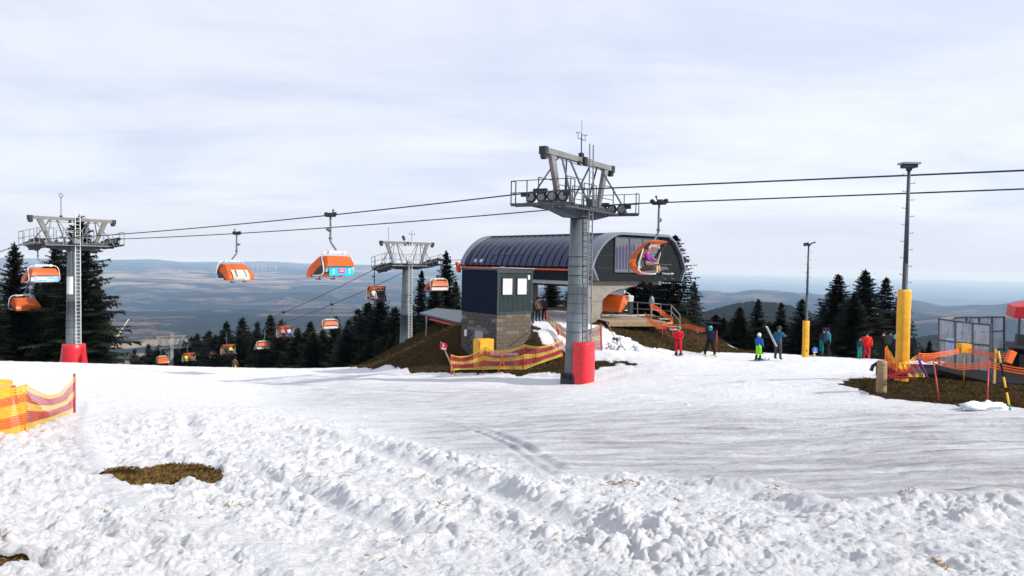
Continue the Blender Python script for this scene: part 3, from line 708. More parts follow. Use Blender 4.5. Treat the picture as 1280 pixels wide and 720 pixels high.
# ------------------------------------------------------------------ lift towers
def tower(name_label, x, y, zbase, ztop, zbeam, ropez, rdir, half, nwheel, pole_r, pad, tilt=(0, 0), mast='anemometer', group='lift towers with crossarms', platform=1.55, dark=False, detail=2):
    "local frame: X along the rope, Y along the arm, Z up; origin on the ground at the pole"
    X = Vector((rdir[0], rdir[1], 0)).normalized(); ang = math.atan2(X.y, X.x)
    t = thing('lift_tower', name_label, 'lift tower', (x, y, zbase), ang, group)
    h = ztop-zbase; hb = zbeam-zbase; r0, r1 = pole_r
    gm = 'galv_dark' if dark else 'galv'  # dark: shade on a backlit tower head, put into its steel colour
    MB().lathe([(r0, -1.5), (r0, 0), (r0*.985, h*.2), (r0*1.0+.03, h*.2+.01), (r0*1.0+.03, h*.2+.08), (r0*.97, h*.2+.1), ((r0+r1)/2, h*.56), ((r0+r1)/2+.03, h*.56+.02), ((r0+r1)/2+.03, h*.56+.1), ((r0+r1)/2-.01, h*.56+.12), (r1, h), (0, h)], 28).build('pole', 'pole_steel', t, True)
    fb = MB()
    fb.lathe([(r0+.22, -.4), (r0+.22, .22), (r0+.12, .26), (r0+.02, .5), (r0-.1, .5)], 24)
    for k in range(20):
        a = k*math.pi/10; fb.box(((r0+.17)*math.cos(a), (r0+.17)*math.sin(a), .3), (.09, .06, .26), a)
    fb.build('foundation_flange', 'steel_dark', t)
    if detail > 1:
        bn = MB()
        for k in range(9):
            z = h*.3+k*h*.055; rr = r0+(r1-r0)*z/h
            bn.tube([((rr+.012)*math.cos(a*.3), (rr+.012)*math.sin(a*.3), z) for a in range(-10, 4)], .012, 4)
        bn.build('climbing_wire', 'steel_dark', t)
    # ladder on the uphill side, up to the beam
    ld = MB(); lx = r0+.18
    for s in (-.2, .2): ld.bar((lx, s, .5), (r1+.18, s, hb+.75), .05, .05)
    n = int((hb)/.3)
    for k in range(n):
        z = .6+k*.3; xx = lx+(r1-r0)*(z/h if z < h else 1); ld.bar((xx, -.2, z), (xx, .2, z), .028, .028)
    for k in range(5):
        z = h*(.12+.19*k); rr = r0+(r1-r0)*z/h
        for s in (-.2, .2): ld.bar((rr*.6, s, z), (rr+.2, s, z), .04, .04)
    ld.build('ladder', 'white_steel' if not dark else 'galv', t)
    # lower crossarm: tapering box girder under the ropes
    zr = {s: ropez[0 if s < 0 else 1]-zbase for s in (-1, 1)}
    zc = h+.12
    ca = MB()
    for s in (-1, 1):
        q = Matrix.Rotation(math.pi/2, 3, 'Z') if False else None
        poly = [(0, zc-.42), (s*1.2, zc-.46), (s*(half+.3), zc-.06), (s*(half+.3), zc+.2), (0, zc+.24)]
        qq = Matrix(((0, 1, 0), (1, 0, 0), (0, 0, 1)))
        ca.prism(poly, -.27, .27, qq)
    ca.lathe([(r1+.1, h-.28), (r1+.1, h+.02)], 20)
    ca.build('crossarm', 'galv_dark', t)  # darker steel colour, with the shade of the underside painted in
    # upper gantry beam with its raking legs
    gb = MB(); gb.box((0, 0, hb), (.26, 2*half+.5, .26)); gb.build('gantry_beam', 'concrete_steel', t)
    ec = MB()
    for s in (-1, 1):
        ec.box((0, s*(half+.38), hb-.02), (.34, .30, .36)); ec.lathe([(0, -.12), (.16, -.12), (.16, .12), (0, .12)], 10, (0, s*(half+.34), hb-.26), ax=Matrix.Rotation(math.pi/2, 3, 'Y'))
    ec.build('lifting_block', 'steel_dark', t)
    for s in (-1, 1):
        lg = MB(); y0 = s*(half-.35); y1 = s*(half-1.15)
        lg.prism([(y0-.22, hb-.1), (y0+.22, hb-.1), (y1+.12, zc+.2), (y1-.12, zc+.2)], -.1, .1, Matrix(((0, 1, 0), (1, 0, 0), (0, 0, 1))))
        lg.build('gantry_leg', 'concrete_steel', t)
    for s in (-1, 1):
        b = MB(); b.bar((.08, s*(half-1.2), hb-.1), (1.25, s*(half-.2), zc-.02), .07, .07); b.bar((-.08, s*(half-1.2), hb-.1), (-1.25, s*(half-.2), zc-.02), .07, .07)
        b.bar((.08, s*1.3, hb-.1), (.7, s*.25, zc+.1), .07, .07); b.bar((-.08, s*1.3, hb-.1), (-.7, s*.25, zc+.1), .07, .07)
        b.build('brace', gm, t)
    cabl = MB(); cabl.tube([(.16, -half+.8, hb-.24), (.16, -.4, hb-.30), (.16, 0, hb-.26), (.16, half-.9, hb-.24)], .018, 5)
    cabl.box((.2, .15, hb-.05), (.16, .3, .42)).box((.12, -.35, hb-.18), (.12, .2, .2)); cabl.build('cable_and_box', 'steel_dark', t)
    # sheave trains
    for s in (-1, 1):
        k = nwheel[0 if s < 0 else 1]; pit = .56 if k < 5 else .44; ti = tilt[0 if s < 0 else 1]; L = k*pit
        q = Matrix.Rotation(-ti, 3, 'Y'); o = Vector((0, s*half, zr[s]-.27))
        sh = MB()
        rk = MB()
        for i in range(k):
            u = (i-(k-1)/2)*pit; c = o + q @ Vector((u, 0, 0))
            ax = Matrix.Rotation(math.pi/2, 3, 'X')
            sh = MB().lathe([(.12, -.05), (.2, -.05), (.26, -.06), (.275, -.02), (.24, 0), (.275, .02), (.26, .06), (.2, .05), (.12, .05)], 18, ax=ax)
            w_ = sh.build('sheave', 'rubber', t, loc=tuple(c)) if i == 0 else None
            if w_ is None:
                w_ = bpy.data.objects.new('sheave', shm); COL.objects.link(w_); w_.parent = t; w_.location = c
            else: shm = w_.data
            if detail > 1:
                hbx = MB().lathe([(0, -.075), (.1, -.075), (.185, -.058), (.185, .058), (.1, .07), (0, .07)], 12, ax=ax).build('hub', 'wheel_rim', w_) if i == 0 else None
                if hbx: hm_ = hbx.data
                else:
                    hbx = bpy.data.objects.new('hub', hm_); COL.objects.link(hbx); hbx.parent = w_
        for i in range(0, k-1, 2):
            u0 = (i-(k-1)/2)*pit
            a = o + q @ Vector((u0-.1, .0, -.05)); b = o + q @ Vector((u0+pit+.1, 0, -.05)); 
            for yy in (.10,): rk.bar(a+Vector((0, yy, 0)), b+Vector((0, yy, 0)), .035, .17)
        for yy in (.15,): rk.bar(o+q @ Vector((-L/2+pit*.5, yy, -.2)), o+q @ Vector((L/2-pit*.5, yy, -.2)), .05, .18)
        if k > 4: 
            for yy in (.19,): rk.bar(o+q @ Vector((-L/4, yy, -.36)), o+q @ Vector((L/4, yy, -.36)), .06, .24)
        rk.box(o+Vector((0, .15, -.30)), (.45, .28, .5))
        if k > 4: rk.box(o+q @ Vector((0, .12, -.30)), (L*.8, .3, .34), m=q).box(o+q @ Vector((0, .2, .2)), (L*.9, .08, .22), m=q); rk.build('sheave_rocker', 'galv_dark' if k < 5 else 'steel_dark', t)
        cc = MB()
        for u in (-L/2, L/2): MB().box(o+q @ Vector((u, s*.12, .12)), (.38, .1, .2), m=q).build('rope_catcher', 'steel_dark', t)
        MB().box(o+q @ Vector((-.3, s*.1, .26)), (.7, .16, .22), m=q).build('cable_tray', 'steel_dark', t)
        # outer walkway
        pl = max(platform, L/2-.1); yo = s*(half+.24); wz = lambda u: zc-.02+math.tan(ti)*u*.9
        wk = MB()
        for yy in (yo, yo+s*.4): wk.bar((-pl, yy, wz(-pl)), (pl, yy, wz(pl)), .06, .14)
        for i in range(int(pl*2/.28)+1):
            u = -pl+i*.28; wk.box((u, yo+s*.2, wz(u)+.05), (.18, .36, .03))
        for u in (-.6, .6): wk.bar((u, s*(half-1.2), zc-.1), (u, yo+s*.4, wz(u)-.02), .08, .1)
        wk.build('walkway', gm, t)
        rl_ = MB(); rh = 1.1
        us = [-pl, -pl*.45, pl*.45, pl]
        for yy in (yo+s*.4,):
            for u in us: rl_.bar((u, yy, wz(u)), (u, yy, wz(u)+rh), .04, .04)
            for z in (.55, rh): rl_.bar((-pl, yy, wz(-pl)+z), (pl, yy, wz(pl)+z), .035, .035)
        for u in (-pl, pl):
            rl_.bar((u, yo, wz(u)), (u, yo, wz(u)+rh), .04, .04)
            for z in (.55, rh): rl_.bar((u, yo, wz(u)+z), (u, yo+s*.4, wz(u)+z), .035, .035)
        rl_.build('walkway_railing', gm, t)
    # middle service platform with its cage
    cg = MB()
    for xs in (-1, 1):
        for y0, y1, hh in ((-half+.5, -1.2, 1.35), (-1.0, .35, 1.2), (.7, half-.9, 1.3)):
            u = xs*.75
            for yy in (y0, y1): cg.bar((u, yy, zc), (u, yy, zc+hh), .04, .04)
            for z in (hh*.5, hh): cg.bar((u, y0, zc+z), (u, y1, zc+z), .035, .035)
    cg.build('cage_railing', gm, t)
    dk = MB(); dk.box((.55, 0, zc-.05), (.5, 2*half-.6, .06)).box((-.55, 0, zc-.05), (.5, 2*half-.6, .06)).box((.8, -.2, zc+.3), (.3, .5, .35)); dk.build('service_deck', gm, t)
    ms = MB()
    if mast == 'anemometer':
        ms.tube([(0, .1, hb+.1), (0, .1, hb+1.35)], .028, 6).tube([(0, .1, hb+1.3), (0, .1, hb+2.0)], .012, 5).bar((0, -.3, hb+1.05), (0, .5, hb+1.05), .03, .03)
        for yy in (-.3, .5):
            ms.tube([(0, yy, hb+1.05), (0, yy, hb+1.3)], .015, 5)
            for a in range(3): ms.ell((.09*math.cos(a*2.1), yy+.09*math.sin(a*2.1), hb+1.32), (.035, .035, .035), 6, 4)
        ms.box((0, .1, hb+.2), (.2, .24, .34))
        ms.build('wind_gauge_mast', 'steel_dark', t)
    elif mast == 'ring':
        ms.tube([(0, -1.0, hb+.1), (0, -1.0, hb+1.75)], .03, 6)
        ms.tube([(0, -1.0+.17*math.sin(a*.524), hb+1.92+.17*math.cos(a*.524)) for a in range(13)], .02, 5)
        ms.tube([(0, -1.0, hb+1.75), (0, -1.0, hb+2.05)], .015, 5); ms.box((0, -1.0, hb+.15), (.16, .16, .25))
        ms.build('ring_antenna_mast', 'steel_dark', t)
    elif mast == 'both':
        ms.tube([(0, -half+.5, hb), (0, -half+.5, hb+1.7)], .02, 5)
        ms.tube([(0, .55, hb+.1), (0, .55, hb+1.4)], .03, 6).bar((0, .25, hb+.95), (0, .9, hb+.95), .03, .03)
        for yy in (.25, .9): ms.tube([(0, yy, hb+.95), (0, yy, hb+1.15)], .03, 5)
        ms.build('wind_gauge_mast', 'steel_dark', t)
        MB().box((0, -.5, hb+.55), (.12, .3, .5), m=Matrix.Rotation(.5, 3, 'X')).bar((0, -.35, hb), (0, -.4, hb+.5), .05).build('floodlight', 'steel_dark', t)
    if pad == 'half':
        pb = MB(); rp = .60; n_ = 30
        zs = [0, .03, .30, .62, .95, 1.28, 1.62, 1.9, 2.06, 2.1]
        rng = random.Random(3); vs = []; fs = []
        for i, z in enumerate(zs):
            for j in range(n_):
                a = 2*math.pi*j/n_; e = (abs(math.cos(a))**3+abs(math.sin(a))**3)**(-1/3)
                q_ = rp*e*(1-.05*(i in (0, 9)) + .012*rng.uniform(-1, 1) + .012*math.cos(z*9.6))
                if z > 1.9: q_ *= 1-.03*math.sin(j*2.3)
                vs.append((q_*math.cos(a)*.80, q_*math.sin(a), z + (.035*math.sin(j*2.4) if i == 9 else 0)))
        for i in range(len(zs)-1):
            for j in range(n_): fs.append((i*n_+j, i*n_+(j+1) % n_, (i+1)*n_+(j+1) % n_, (i+1)*n_+j))
        pb.add(vs, fs+[tuple((len(zs)-1)*n_+j for j in range(n_))])
        o = pb.build('safety_pad', 'red_pad', t, True, loc=(r0-.06, -.12, -.05))
        for z in (.52, 1.12, 1.72):
            sb = MB(); ring = []
            for j in range(31):
                a = 2*math.pi*j/30; e = (abs(math.cos(a))**3+abs(math.sin(a))**3)**(-1/3); ring.append((.603*e*math.cos(a)*.80, .603*e*math.sin(a), z))
            sb.tube(ring, .012, 4).build('strap', 'net_red', o)
    elif pad == 'cone':
        pb = MB(); prof = [(1.13, -.2), (1.12, .1), (1.04, .7), (.96, 1.3), (.90, 1.9), (.87, 2.28), (.8, 2.34), (r0, 2.32)]
        pb.lathe(prof, 28).build('safety_pad', 'red_pad', t, True)
        MB().bar((.92, -.1, 1.0), (1.0, -.1, .1), .05).box((-.05, -.89, 2.12), (.16, .03, .14)).build('pad_strap', 'net_red', t)
    if pad == 'cone': MB().lathe([((r0+r1)/2+.012, h*.62), ((r0+r1)/2+.008, h*.76)], 10, a0=R(-95), a1=R(-30)).build('number_plate', 'ad_white', t)
    return t
RA = (.848, -.529)
T2 = (3.28, 37.0); T1 = (-36.8, 62.0)
gT2 = P(716, 477.5, 37).z
tower('main grey lift tower with a red pad at its foot, in front of the station', T2[0], T2[1], gT2, 2.62, 5.2, (3.38, 3.25), RA, 3.3, (4, 4), (.55, .43), 'half', dark=True)
tower('left lift tower with a red cone-shaped pad and ring antenna, in front of tall spruces', T1[0], T1[1], P(91, 464, 62).z, .75, 3.0, (1.2, 1.45), RA, 3.0, (6, 6), (.60, .46), 'cone', (.10, .12), 'ring', platform=1.15)
T3 = (-11.7, 82.2); T4 = (-73.8, 160.0)
RB = (.624, -.782)
gT3 = gz(*T3); 
tower('middle lift tower rising behind the brown mound left of the station', T3[0], T3[1], gT3, -.55, 2.05, (-.35, .2), RB, 2.9, (8, 8), (.78, .5), None, (.16, .16), 'both')
tower('small distant lift tower down among the trees on the left', T4[0], T4[1], gz(*T4)-1, -19.8, -17.2, (-19.3, -19.1), RB, 2.9, (8, 8), (.7, .5), None, (.16, .16), None, detail=1)

# ------------------------------------------------------------------ ropes
def A_pt(side, s):
    hf = 3.3-.3*min(1, max(0, s/47.3))
    "lift A: side -1 near / +1 far strand; s metres along the rope from the main tower towards the left tower"
    ax, ay = .529, .848; x = T2[0]+side*hf*ax-RA[0]*s; y = T2[1]+side*hf*ay-RA[1]*s; L = 47.27
    z0, z1 = (3.38, 1.2) if side < 0 else (3.25, 1.45)
    if s < 0: z = z0 + (.0008 if side < 0 else .008)*(-s) - .0004*0
    elif s <= L: t = s/L; z = z0+(z1-z0)*t - .55*4*t*(1-t)*.45
    else: z = z1 - (s-L)*(.17 if side < 0 else .235)
    return Vector((x, y, z))
LB = 99.6
def B_pt(side, s):
    "lift B: s metres from the middle tower towards the distant one; negative towards the station"
    vx, vy = .782, .624; x = T3[0]+side*2.9*vx-RB[0]*s; y = T3[1]+side*2.9*vy-RB[1]*s
    z0, z1 = (-.35, -19.3) if side < 0 else (.2, -19.1)
    if s < 0: z = z0 + (-s)*.012
    elif s <= LB: t = s/LB; z = z0+(z1-z0)*t-2.0*4*t*(1-t)
    else: z = z1-(s-LB)*.26
    return Vector((x, y, z))
def rope(f, side, s0, s1, label, r):
    pts = [f(side, s0+(s1-s0)*i/60) for i in range(61)]
    tag(MB().tube(pts, r, 6).build('haul_rope', 'steel_dark'), label, 'cable', 'steel ropes of the chairlifts')
rope(A_pt, -1, -42, 95, 'nearer steel rope over the main and left towers, upper of the two', .034)
rope(A_pt, 1, -50, 95, 'farther steel rope over the main and left lift towers, lower of the two', .036)
rope(B_pt, -1, -22, 190, 'left strand of the second lift rope, carrying riders uphill past the middle tower', .034)
rope(B_pt, 1, -20, 190, 'rope carrying empty chairs downhill past the middle lift tower, right strand', .034)

# ------------------------------------------------------------------ chairs
W = 2.18
def chair_meshes():
    D = {}
    g = MB(); g.box((0, 0, -.02), (.22, .62, .16)).box((.12, .1, .04), (.16, .26, .2))
    for yy in (-.34, .34): g.lathe([(0, -.04), (.11, -.05), (.12, .05), (0, .05)], 12, (0, yy, .06), ax=Matrix.Rotation(math.pi/2, 3, 'Y'))
    g.tube([(.05, -.05, .05), (.1, -.12, .25)], .03, 6).ell((.1, -.12, .28), (.06, .06, .06), 8, 5).tube([(-.12, .30, .10), (.0, .42, .16), (.12, .30, .10)], .025, 5)
    D['grip'] = (g.mesh('grip', 'steel_dark', True), None)
    h = MB().tube([(0, 0, -.08), (.02, 0, -.5), (.02, 0, -1.0), (.0, 0, -1.35), (-.0, -.04, -1.5), (.10, -.10, -1.68), (.28, -.14, -1.9), (.32, -.14, -1.98)], .055, 8)
    h.box((.02, 0, -1.3), (.14, .14, .10)).box((-.05, 0, -.85), (.16, .1, .16)).prism([(-.1, -.92), (-.34, -.80), (-.1, -.72)], -.06, .06)
    D['hanger'] = (h.mesh('hanger', 'pole_steel', True), None)
    c = MB().box((.35, -.14, -2.06), (1.15, .13, .14))
    for xx in (-.22, .92): c.box((xx, -.14, -2.07), (.16, .2, .2))
    D['crossbar'] = (c.mesh('crossbar', 'white_steel'), None)
    for i, s in enumerate((-1, 1)):
        cx = .35; o = cx+s*.57; e = cx+s*(W/2+.07)
        f = MB().tube([(o, -.14, -2.07), (o+s*.28, -.14, -2.09), (e-s*.10, -.16, -2.2), (e, -.2, -2.42), (e, -.34, -2.9), (e, -.36, -3.2), (e, -.2, -3.36), (e, .2, -3.4), (e, .5, -3.38)], .035, 7)
        D['side_frame' + ('' if i == 0 else '_b')] = (f.mesh('side_frame', 'white_steel', True), None)
    bm = []
    D['backrest'] = (MB().prism([(-.46, -2.72), (-.40, -2.70), (-.24, -3.20), (-.31, -3.22)], .35-W/2+.08, .35+W/2-.08, Matrix(((0, 1, 0), (1, 0, 0), (0, 0, 1)))).mesh('backrest', 'seat_back'), None)
    q = Matrix(((0, 1, 0), (1, 0, 0), (0, 0, 1)))
    D['seat_base'] = (MB().prism([(-.34, -3.22), (-.30, -3.16), (.28, -3.12), (.30, -3.2), (-.28, -3.28)], .35-W/2+.06, .35+W/2-.06, q).mesh('seat_base', 'black_plastic'), None)
    sc = MB()
    for k in range(4):
        x0 = .35-W/2+.12+k*(W-.24)/4; sc.prism([(-.30, -3.155), (-.28, -3.06), (.24, -3.045), (.28, -3.115)], x0+.02, x0+(W-.24)/4-.02, q)
        sc.prism([(-.395, -2.68), (-.36, -2.64), (-.33, -2.68), (-.19, -3.1), (-.24, -3.14)], x0+.02, x0+(W-.24)/4-.02, q)
    D['cushions'] = (sc.mesh('cushions', 'seat_grey'), None)
    # bubble: faceted shell, narrower at the top; profile in (y, z) from the back flap over the top to the foot edge
    prof = [(-.56, -2.86), (-.50, -2.62), (-.34, -2.34), (-.20, -2.30), (.10, -2.30), (.34, -2.38), (.70, -2.72), (.98, -3.08), (1.08, -3.34), (1.06, -3.50)]
    n = 10; vs = []; fs = []; m_ = len(prof)
    hwz = lambda z: W/2*(1.0-.20*sst(-3.0, -2.3, z))
    for i, (y, z) in enumerate(prof):
        hw = float(hwz(z))
        for k in range(n+1):
            u = -1+2*k/n; cr = .05*(1-abs(u)**3)
            vs.append((.35+u*hw, y+cr*(-.5 if i < 3 else .6 if i > 4 else 0), z+cr*(.3 if i < 6 else .1)))
    for i in range(m_-1):
        for k in range(n): q0 = i*(n+1)+k; fs.append((q0, q0+1, q0+n+2, q0+n+1))
    sh = MB().add(vs, fs)
    piv = [(-.52, -2.88), (-.46, -2.86), (-.38, -2.84), (-.28, -2.84), (-.10, -2.86), (.08, -2.92), (.24, -3.02), (.40, -3.18), (.56, -3.34), (.66, -3.50)]
    for s in (-1, 1):
        top = [(.35+s*float(hwz(z)), y, z) for y, z in prof]; inn = [(.35+s*W/2*1.0, y_, z_) for y_, z_ in piv]
        sh.add(top+inn, [(i, i+1, m_+i+1, m_+i) for i in range(m_-1)])
    global OPEN_SHELL
    OPEN_SHELL = MB().add(vs, fs).mesh('bubble', 'bubble', False)
    D['bubble'] = (sh.mesh('bubble', 'bubble', False), None)
    for s in (-1, 1):
        wg = MB(); x = .35+s*(W/2*1.0+.02)
        wg.add([(x, -.36, -2.78), (x, -.08, -2.82), (x, .22, -3.0), (x, .52, -3.3), (x, .64, -3.46), (x, .2, -3.42), (x, -.2, -3.3)], [(0, 1, 2, 3, 4, 5, 6)])
        wg.bar((x, -.35, -2.8), (x, .66, -3.46), .06, .10).tube([(x, -.3, -3.05), (x-s*.03, -.1, -2.6), (x-s*.14, .1, -2.36)], .04, 5)
        D['bubble_arm'+('' if s < 0 else '_b')] = (wg.mesh('bubble_arm', 'black_plastic'), None)
    global OPEN_ARM
    OPEN_ARM = []
    for s in (-1, 1):
        x = .35+s*(W/2+.0); OPEN_ARM.append(MB().tube([(x, -.34, -3.15), (x, -.46, -2.9), (x, -.40, -2.6), (x-s*.06, -.12, -2.2), (x-s*.1, .12, -1.98)], .075, 6).mesh('bubble_arm', 'black_plastic'))
    fr = MB(); 
    for x in (.35-.55, .35+.55): fr.tube([(x, .30, -3.2), (x, .56, -3.35), (x, .60, -3.56), (x, .70, -3.62)], .025, 5).tube([(x-.2, .68, -3.62), (x+.2, .68, -3.62)], .03, 5)
    fr.tube([(.35-W/2, .42, -2.95), (.35+W/2, .42, -2.95)], .028, 6)
    D['footrest'] = (fr.mesh('footrest', 'steel_dark', True), None)
    return D
CH = chair_meshes()
q_ = Matrix(((0, 1, 0), (1, 0, 0), (0, 0, 1)))
AD = MB().box((.35+.12, -.425, -3.14), (1.85, .03, .50), m=Matrix.Rotation(0, 3, 'X')).mesh('advert_panel', 'ad_cyan')
ADW = MB().box((.35, -.40, -3.18), (2.1, .03, .30)).mesh('back_panel', 'white_steel')
DEC = MB()
def chair(pt, head, label, bubble='closed', ad=None, decal=False, scale=1., flip=False, group='orange bubble chairs on the lift ropes', sway=0):
    rz = math.atan2(-head[0], head[1])
    t = thing('lift_chair', label, 'lift chair', pt, rz, group)
    t.scale = (-scale if flip else scale, scale, scale) if False else (scale,)*3
    sx = -1 if flip else 1
    for k, (me, _) in CH.items():
        o = bpy.data.objects.new(me.name.split('.')[0], me); COL.objects.link(o); o.parent = t
        if flip: o.location = (-.0, 0, 0); o.scale = (-1, 1, 1)
        if bubble == 'open' and k in ('bubble',):
            a = R(84); piv = Vector((0, -.24, -3.0)); rot = Matrix.Rotation(a, 3, 'X')
            o.data = OPEN_SHELL; o.rotation_euler = (a, 0, 0); o.location = piv - rot @ piv + Vector((0, 0, -.12))
        if k.startswith('bubble_arm') and bubble == 'open':
            o.data = OPEN_ARM[k.endswith('_b')]
    def part(me, nm=None):
        o = bpy.data.objects.new(nm or me.name.split('.')[0], me); COL.objects.link(o); o.parent = t
        if flip: o.scale = (-1, 1, 1)
        return o
    if ad == 'cyan':
        a = part(AD, 'advert_panel'); c = .47
        def sub(mb, nm, m): 
            o = mb.build(nm, m, t)
        MB().box((c, -.455, -3.12), (.52, .02, .27)).build('advert_print', 'ad_pink', t)
        w_ = MB()
        for zz in (.05, -.03): w_.box((c, -.470, -3.12+zz), (.34, .012, .025))
        for dx_ in (-.62, .62):
            w_.box((c+dx_, -.448, -3.08), (.035, .012, .24)).box((c+dx_, -.448, -3.08), (.2, .012, .03)).box((c+dx_, -.448, -3.25), (.16, .012, .03))
        for dx_ in (.82,): w_.box((c+dx_, -.448, -2.97), (.12, .012, .05))
        w_.build('advert_lettering', 'ad_white', t, stuff=True)
        nv = MB().box((c-.70, -.449, -3.0), (.05, .012, .05)).box((c-.54, -.449, -3.0), (.05, .012, .05)).box((c-.62, -.449, -2.93), (.08, .012, .04)); nv.build('advert_emblem', 'sign_blue', t, stuff=True)
    elif ad == 'blue':
        o = bpy.data.objects.new('advert_panel', AD.copy()); o.data.materials[0] = M['ad_blue']; COL.objects.link(o); o.parent = t
        if flip: o.scale = (-1, 1, 1)
        part(ADW, 'back_panel')
        MB().box((.1, -.447, -3.10), (.7, .012, .18)).box((.85, -.447, -3.20), (.3, .012, .08)).build('advert_lettering', 'ad_white', t, stuff=True)
    elif ad == 'bar': part(ADW, 'back_panel')
    if decal:
        d = MB()
        # silver advert film on the lower front of the bubble
        pr = [(.80, -2.74), (1.05, -3.07), (1.17, -3.34), (1.15, -3.49)]
        vs = []
        for i, (y, z) in enumerate(pr):
            for u in (-.60, .74): vs.append((.35+u*W/2*1.0, y+.03, z+.03))
        d.add(vs, [(0, 1, 3, 2), (2, 3, 5, 4), (4, 5, 7, 6)])
        dd = d.build('advert_film', 'decal_silver', t); 
        b = MB()
        for u in (-.30, .42): b.bar((.35+u*W/2, .84, -2.70), (.35+u*W/2, 1.20, -3.20), .05, .04)
        b.build('film_strap', 'black_plastic', t)
        if flip: dd.scale = (-1, 1, 1)
    return t
def solve(f, side, px, s0, s1):
    lo, hi = s0, s1
    def g(s): p = f(side, s); return float(proj(p.x, p.y, p.z)[0])-px
    a = g(lo)
    for _ in range(40):
        m = (lo+hi)/2
        if (g(m) > 0) == (a > 0): lo = m
        else: hi = m
    return (lo+hi)/2
dA = Vector((-RA[0], -RA[1], 0))       # away to the left
def chA(side, px, s0, s1, label, **k):
    s = solve(A_pt, side, px, s0, s1); p = A_pt(side, s); h = -Vector((RA[0], RA[1])) if side < 0 else Vector((RA[0], RA[1]))
    return chair(p, h, label, **k)
chA(-1, 413, 2, 40, 'orange bubble chair with a cyan and pink advert on its back', ad='cyan')
chA(1, 296, 5, 44, 'orange bubble chair with a silver film on its front side', decal=True)
rider_chair = chA(1, 824, -15, -.5, 'chair with raised orange bubble and one rider, before the station end face', bubble='open', scale=1.08)
chA(-1, 47, 44, 49, 'orange chair with a blue advert hanging from the left lift tower', ad='blue')
chA(1, 34, 55, 72, 'orange chair at the far left edge, hanging lowest beyond the left lift tower')
hu = Vector((RB[0], RB[1])); hd = -hu
def chB(side, px, s0, s1, label, **k):
    s = solve(B_pt, side, px, s0, s1); p = B_pt(side, s)
    return chair(p, hu if side < 0 else hd, label, **k), s
cb473, _ = chB(-1, 468, -2, 20, 'chair with riders just left of the middle lift tower', bubble='open', flip=True)
chB(1, 551, -12, 0, 'empty orange chair seen from behind, just right of the middle lift tower', ad='bar', flip=True)
chB(1, 415, 2, 60, 'empty orange chair above the spruce belt, nearest one left of the middle lift tower', ad='bar', flip=True)
cb356, _ = chB(-1, 354, 10, 60, 'chair with two riders in pink and white above the spruce belt', bubble='open', flip=True)
chB(1, 331, 10, 80, 'empty orange chair below and left of the chair with the pink rider', ad='bar', flip=True)
cb285, _ = chB(-1, 283, 20, 90, 'chair with a yellow-clad rider, right one of the close pair before the dark trees', bubble='open', flip=True)
chB(1, 273, 20, 92, 'empty orange chair, left one of the close pair before the dark trees', ad='bar', flip=True)
cb233, _ = chB(-1, 234, 50, 96, 'chair with red and yellow riders just right of the small distant lift tower', bubble='open', flip=True)
chB(-1, 201, 85, 150, 'orange chair just left of the small distant tower, upper one', bubble='closed', flip=True)
chB(1, 199, 100, 160, 'orange chair just left of the small distant tower, lower one', ad='bar', flip=True)
chB(1, 173, 110, 185, 'farthest tiny orange chair, low at the snow edge left of the distant tower', ad='bar', flip=True)

# ------------------------------------------------------------------ the station
U = Vector((-.64, .768, 0)); V = Vector((.768, .64, 0))      # along the station (away) and across it
A0 = Vector((5.3, 52.0, 0)); SL, SW = 14.9, 10.3; ZB, ZT = -1.1, 2.25
# station frame: local X = V (across), local Y = U (away); origin under the near front corner at deck level
st = thing('lift_station', 'dark blue barrel-roofed chairlift station with orange stripe and charcoal end face', 'lift station', (A0.x, A0.y, PZ), math.atan2(V.y, V.x))
zb = ZB-PZ; zt = ZT-PZ; HH = zt-zb
def arc(n=14, grow=0.):
    "end profile from the near foot over the roof to the far foot, local (x, z)"
    pts = [(.55-grow*.6, zb), (0-grow, zb+.95)]
    for i in range(1, n+1):
        a = i/n; x = 2.95*(1-math.cos(a*math.pi/2)*1.0); z = zb+.95+(HH-.95)*math.sin(a*math.pi/2)**.92
        x = 2.95*a**1.35; z = zb+.95+(HH-.95)*(1-(1-a)**1.75)
        pts.append((x-grow*(1-a), z+grow*a))
    pts += [(8.2, zt+grow)]
    pts += [(9.0+grow*.3, zt-.42+grow*.7), (9.75+grow*.8, zt-1.35), (10.3+grow, zt-2.45), (9.85+grow*.8, zb-.05)]
    return pts
prof = arc()
near = prof[1:16]       # curved near side
# curved roof panels, each its own piece
npan = 20; pw = SL/npan
vs = []; 
pm = MB()
for (x, z) in near: pm.v += [(x, .03, z), (x, pw-.03, z)]
for i in range(len(near)-1): pm.f.append((2*i, 2*i+1, 2*i+3, 2*i+2))
k0 = len(pm.v)
for (x, z) in near: pm.v += [(x+.06, .03, z-.05), (x+.06, pw-.03, z-.05)]
for i in range(len(near)-1): pm.f.append((k0+2*i, k0+2*i+2, k0+2*i+3, k0+2*i+1))
pm.f += [(0, 2*len(near)*0+k0, k0+1, 1)]
pme = pm.mesh('roof_panel', 'navy_panel', False)
for i in range(npan):
    o = bpy.data.objects.new('roof_panel', pme); COL.objects.link(o); o.parent = st; o.location = (0, i*pw, 0)
for i in range(npan+1):
    s_ = MB()
    for j in range(len(near)-1):
        a, b = near[j], near[j+1]; s_.bar((a[0]-.02, i*pw, a[1]+.02), (b[0]-.02, i*pw, b[1]+.02), .07, .06, up=(0, 1, 0))
    if i == 0: sm_ = s_.build('roof_rib', 'navy_seam', st).data
    else:
        o = bpy.data.objects.new('roof_rib', s_.mesh('roof_rib', 'navy_seam')); COL.objects.link(o); o.parent = st
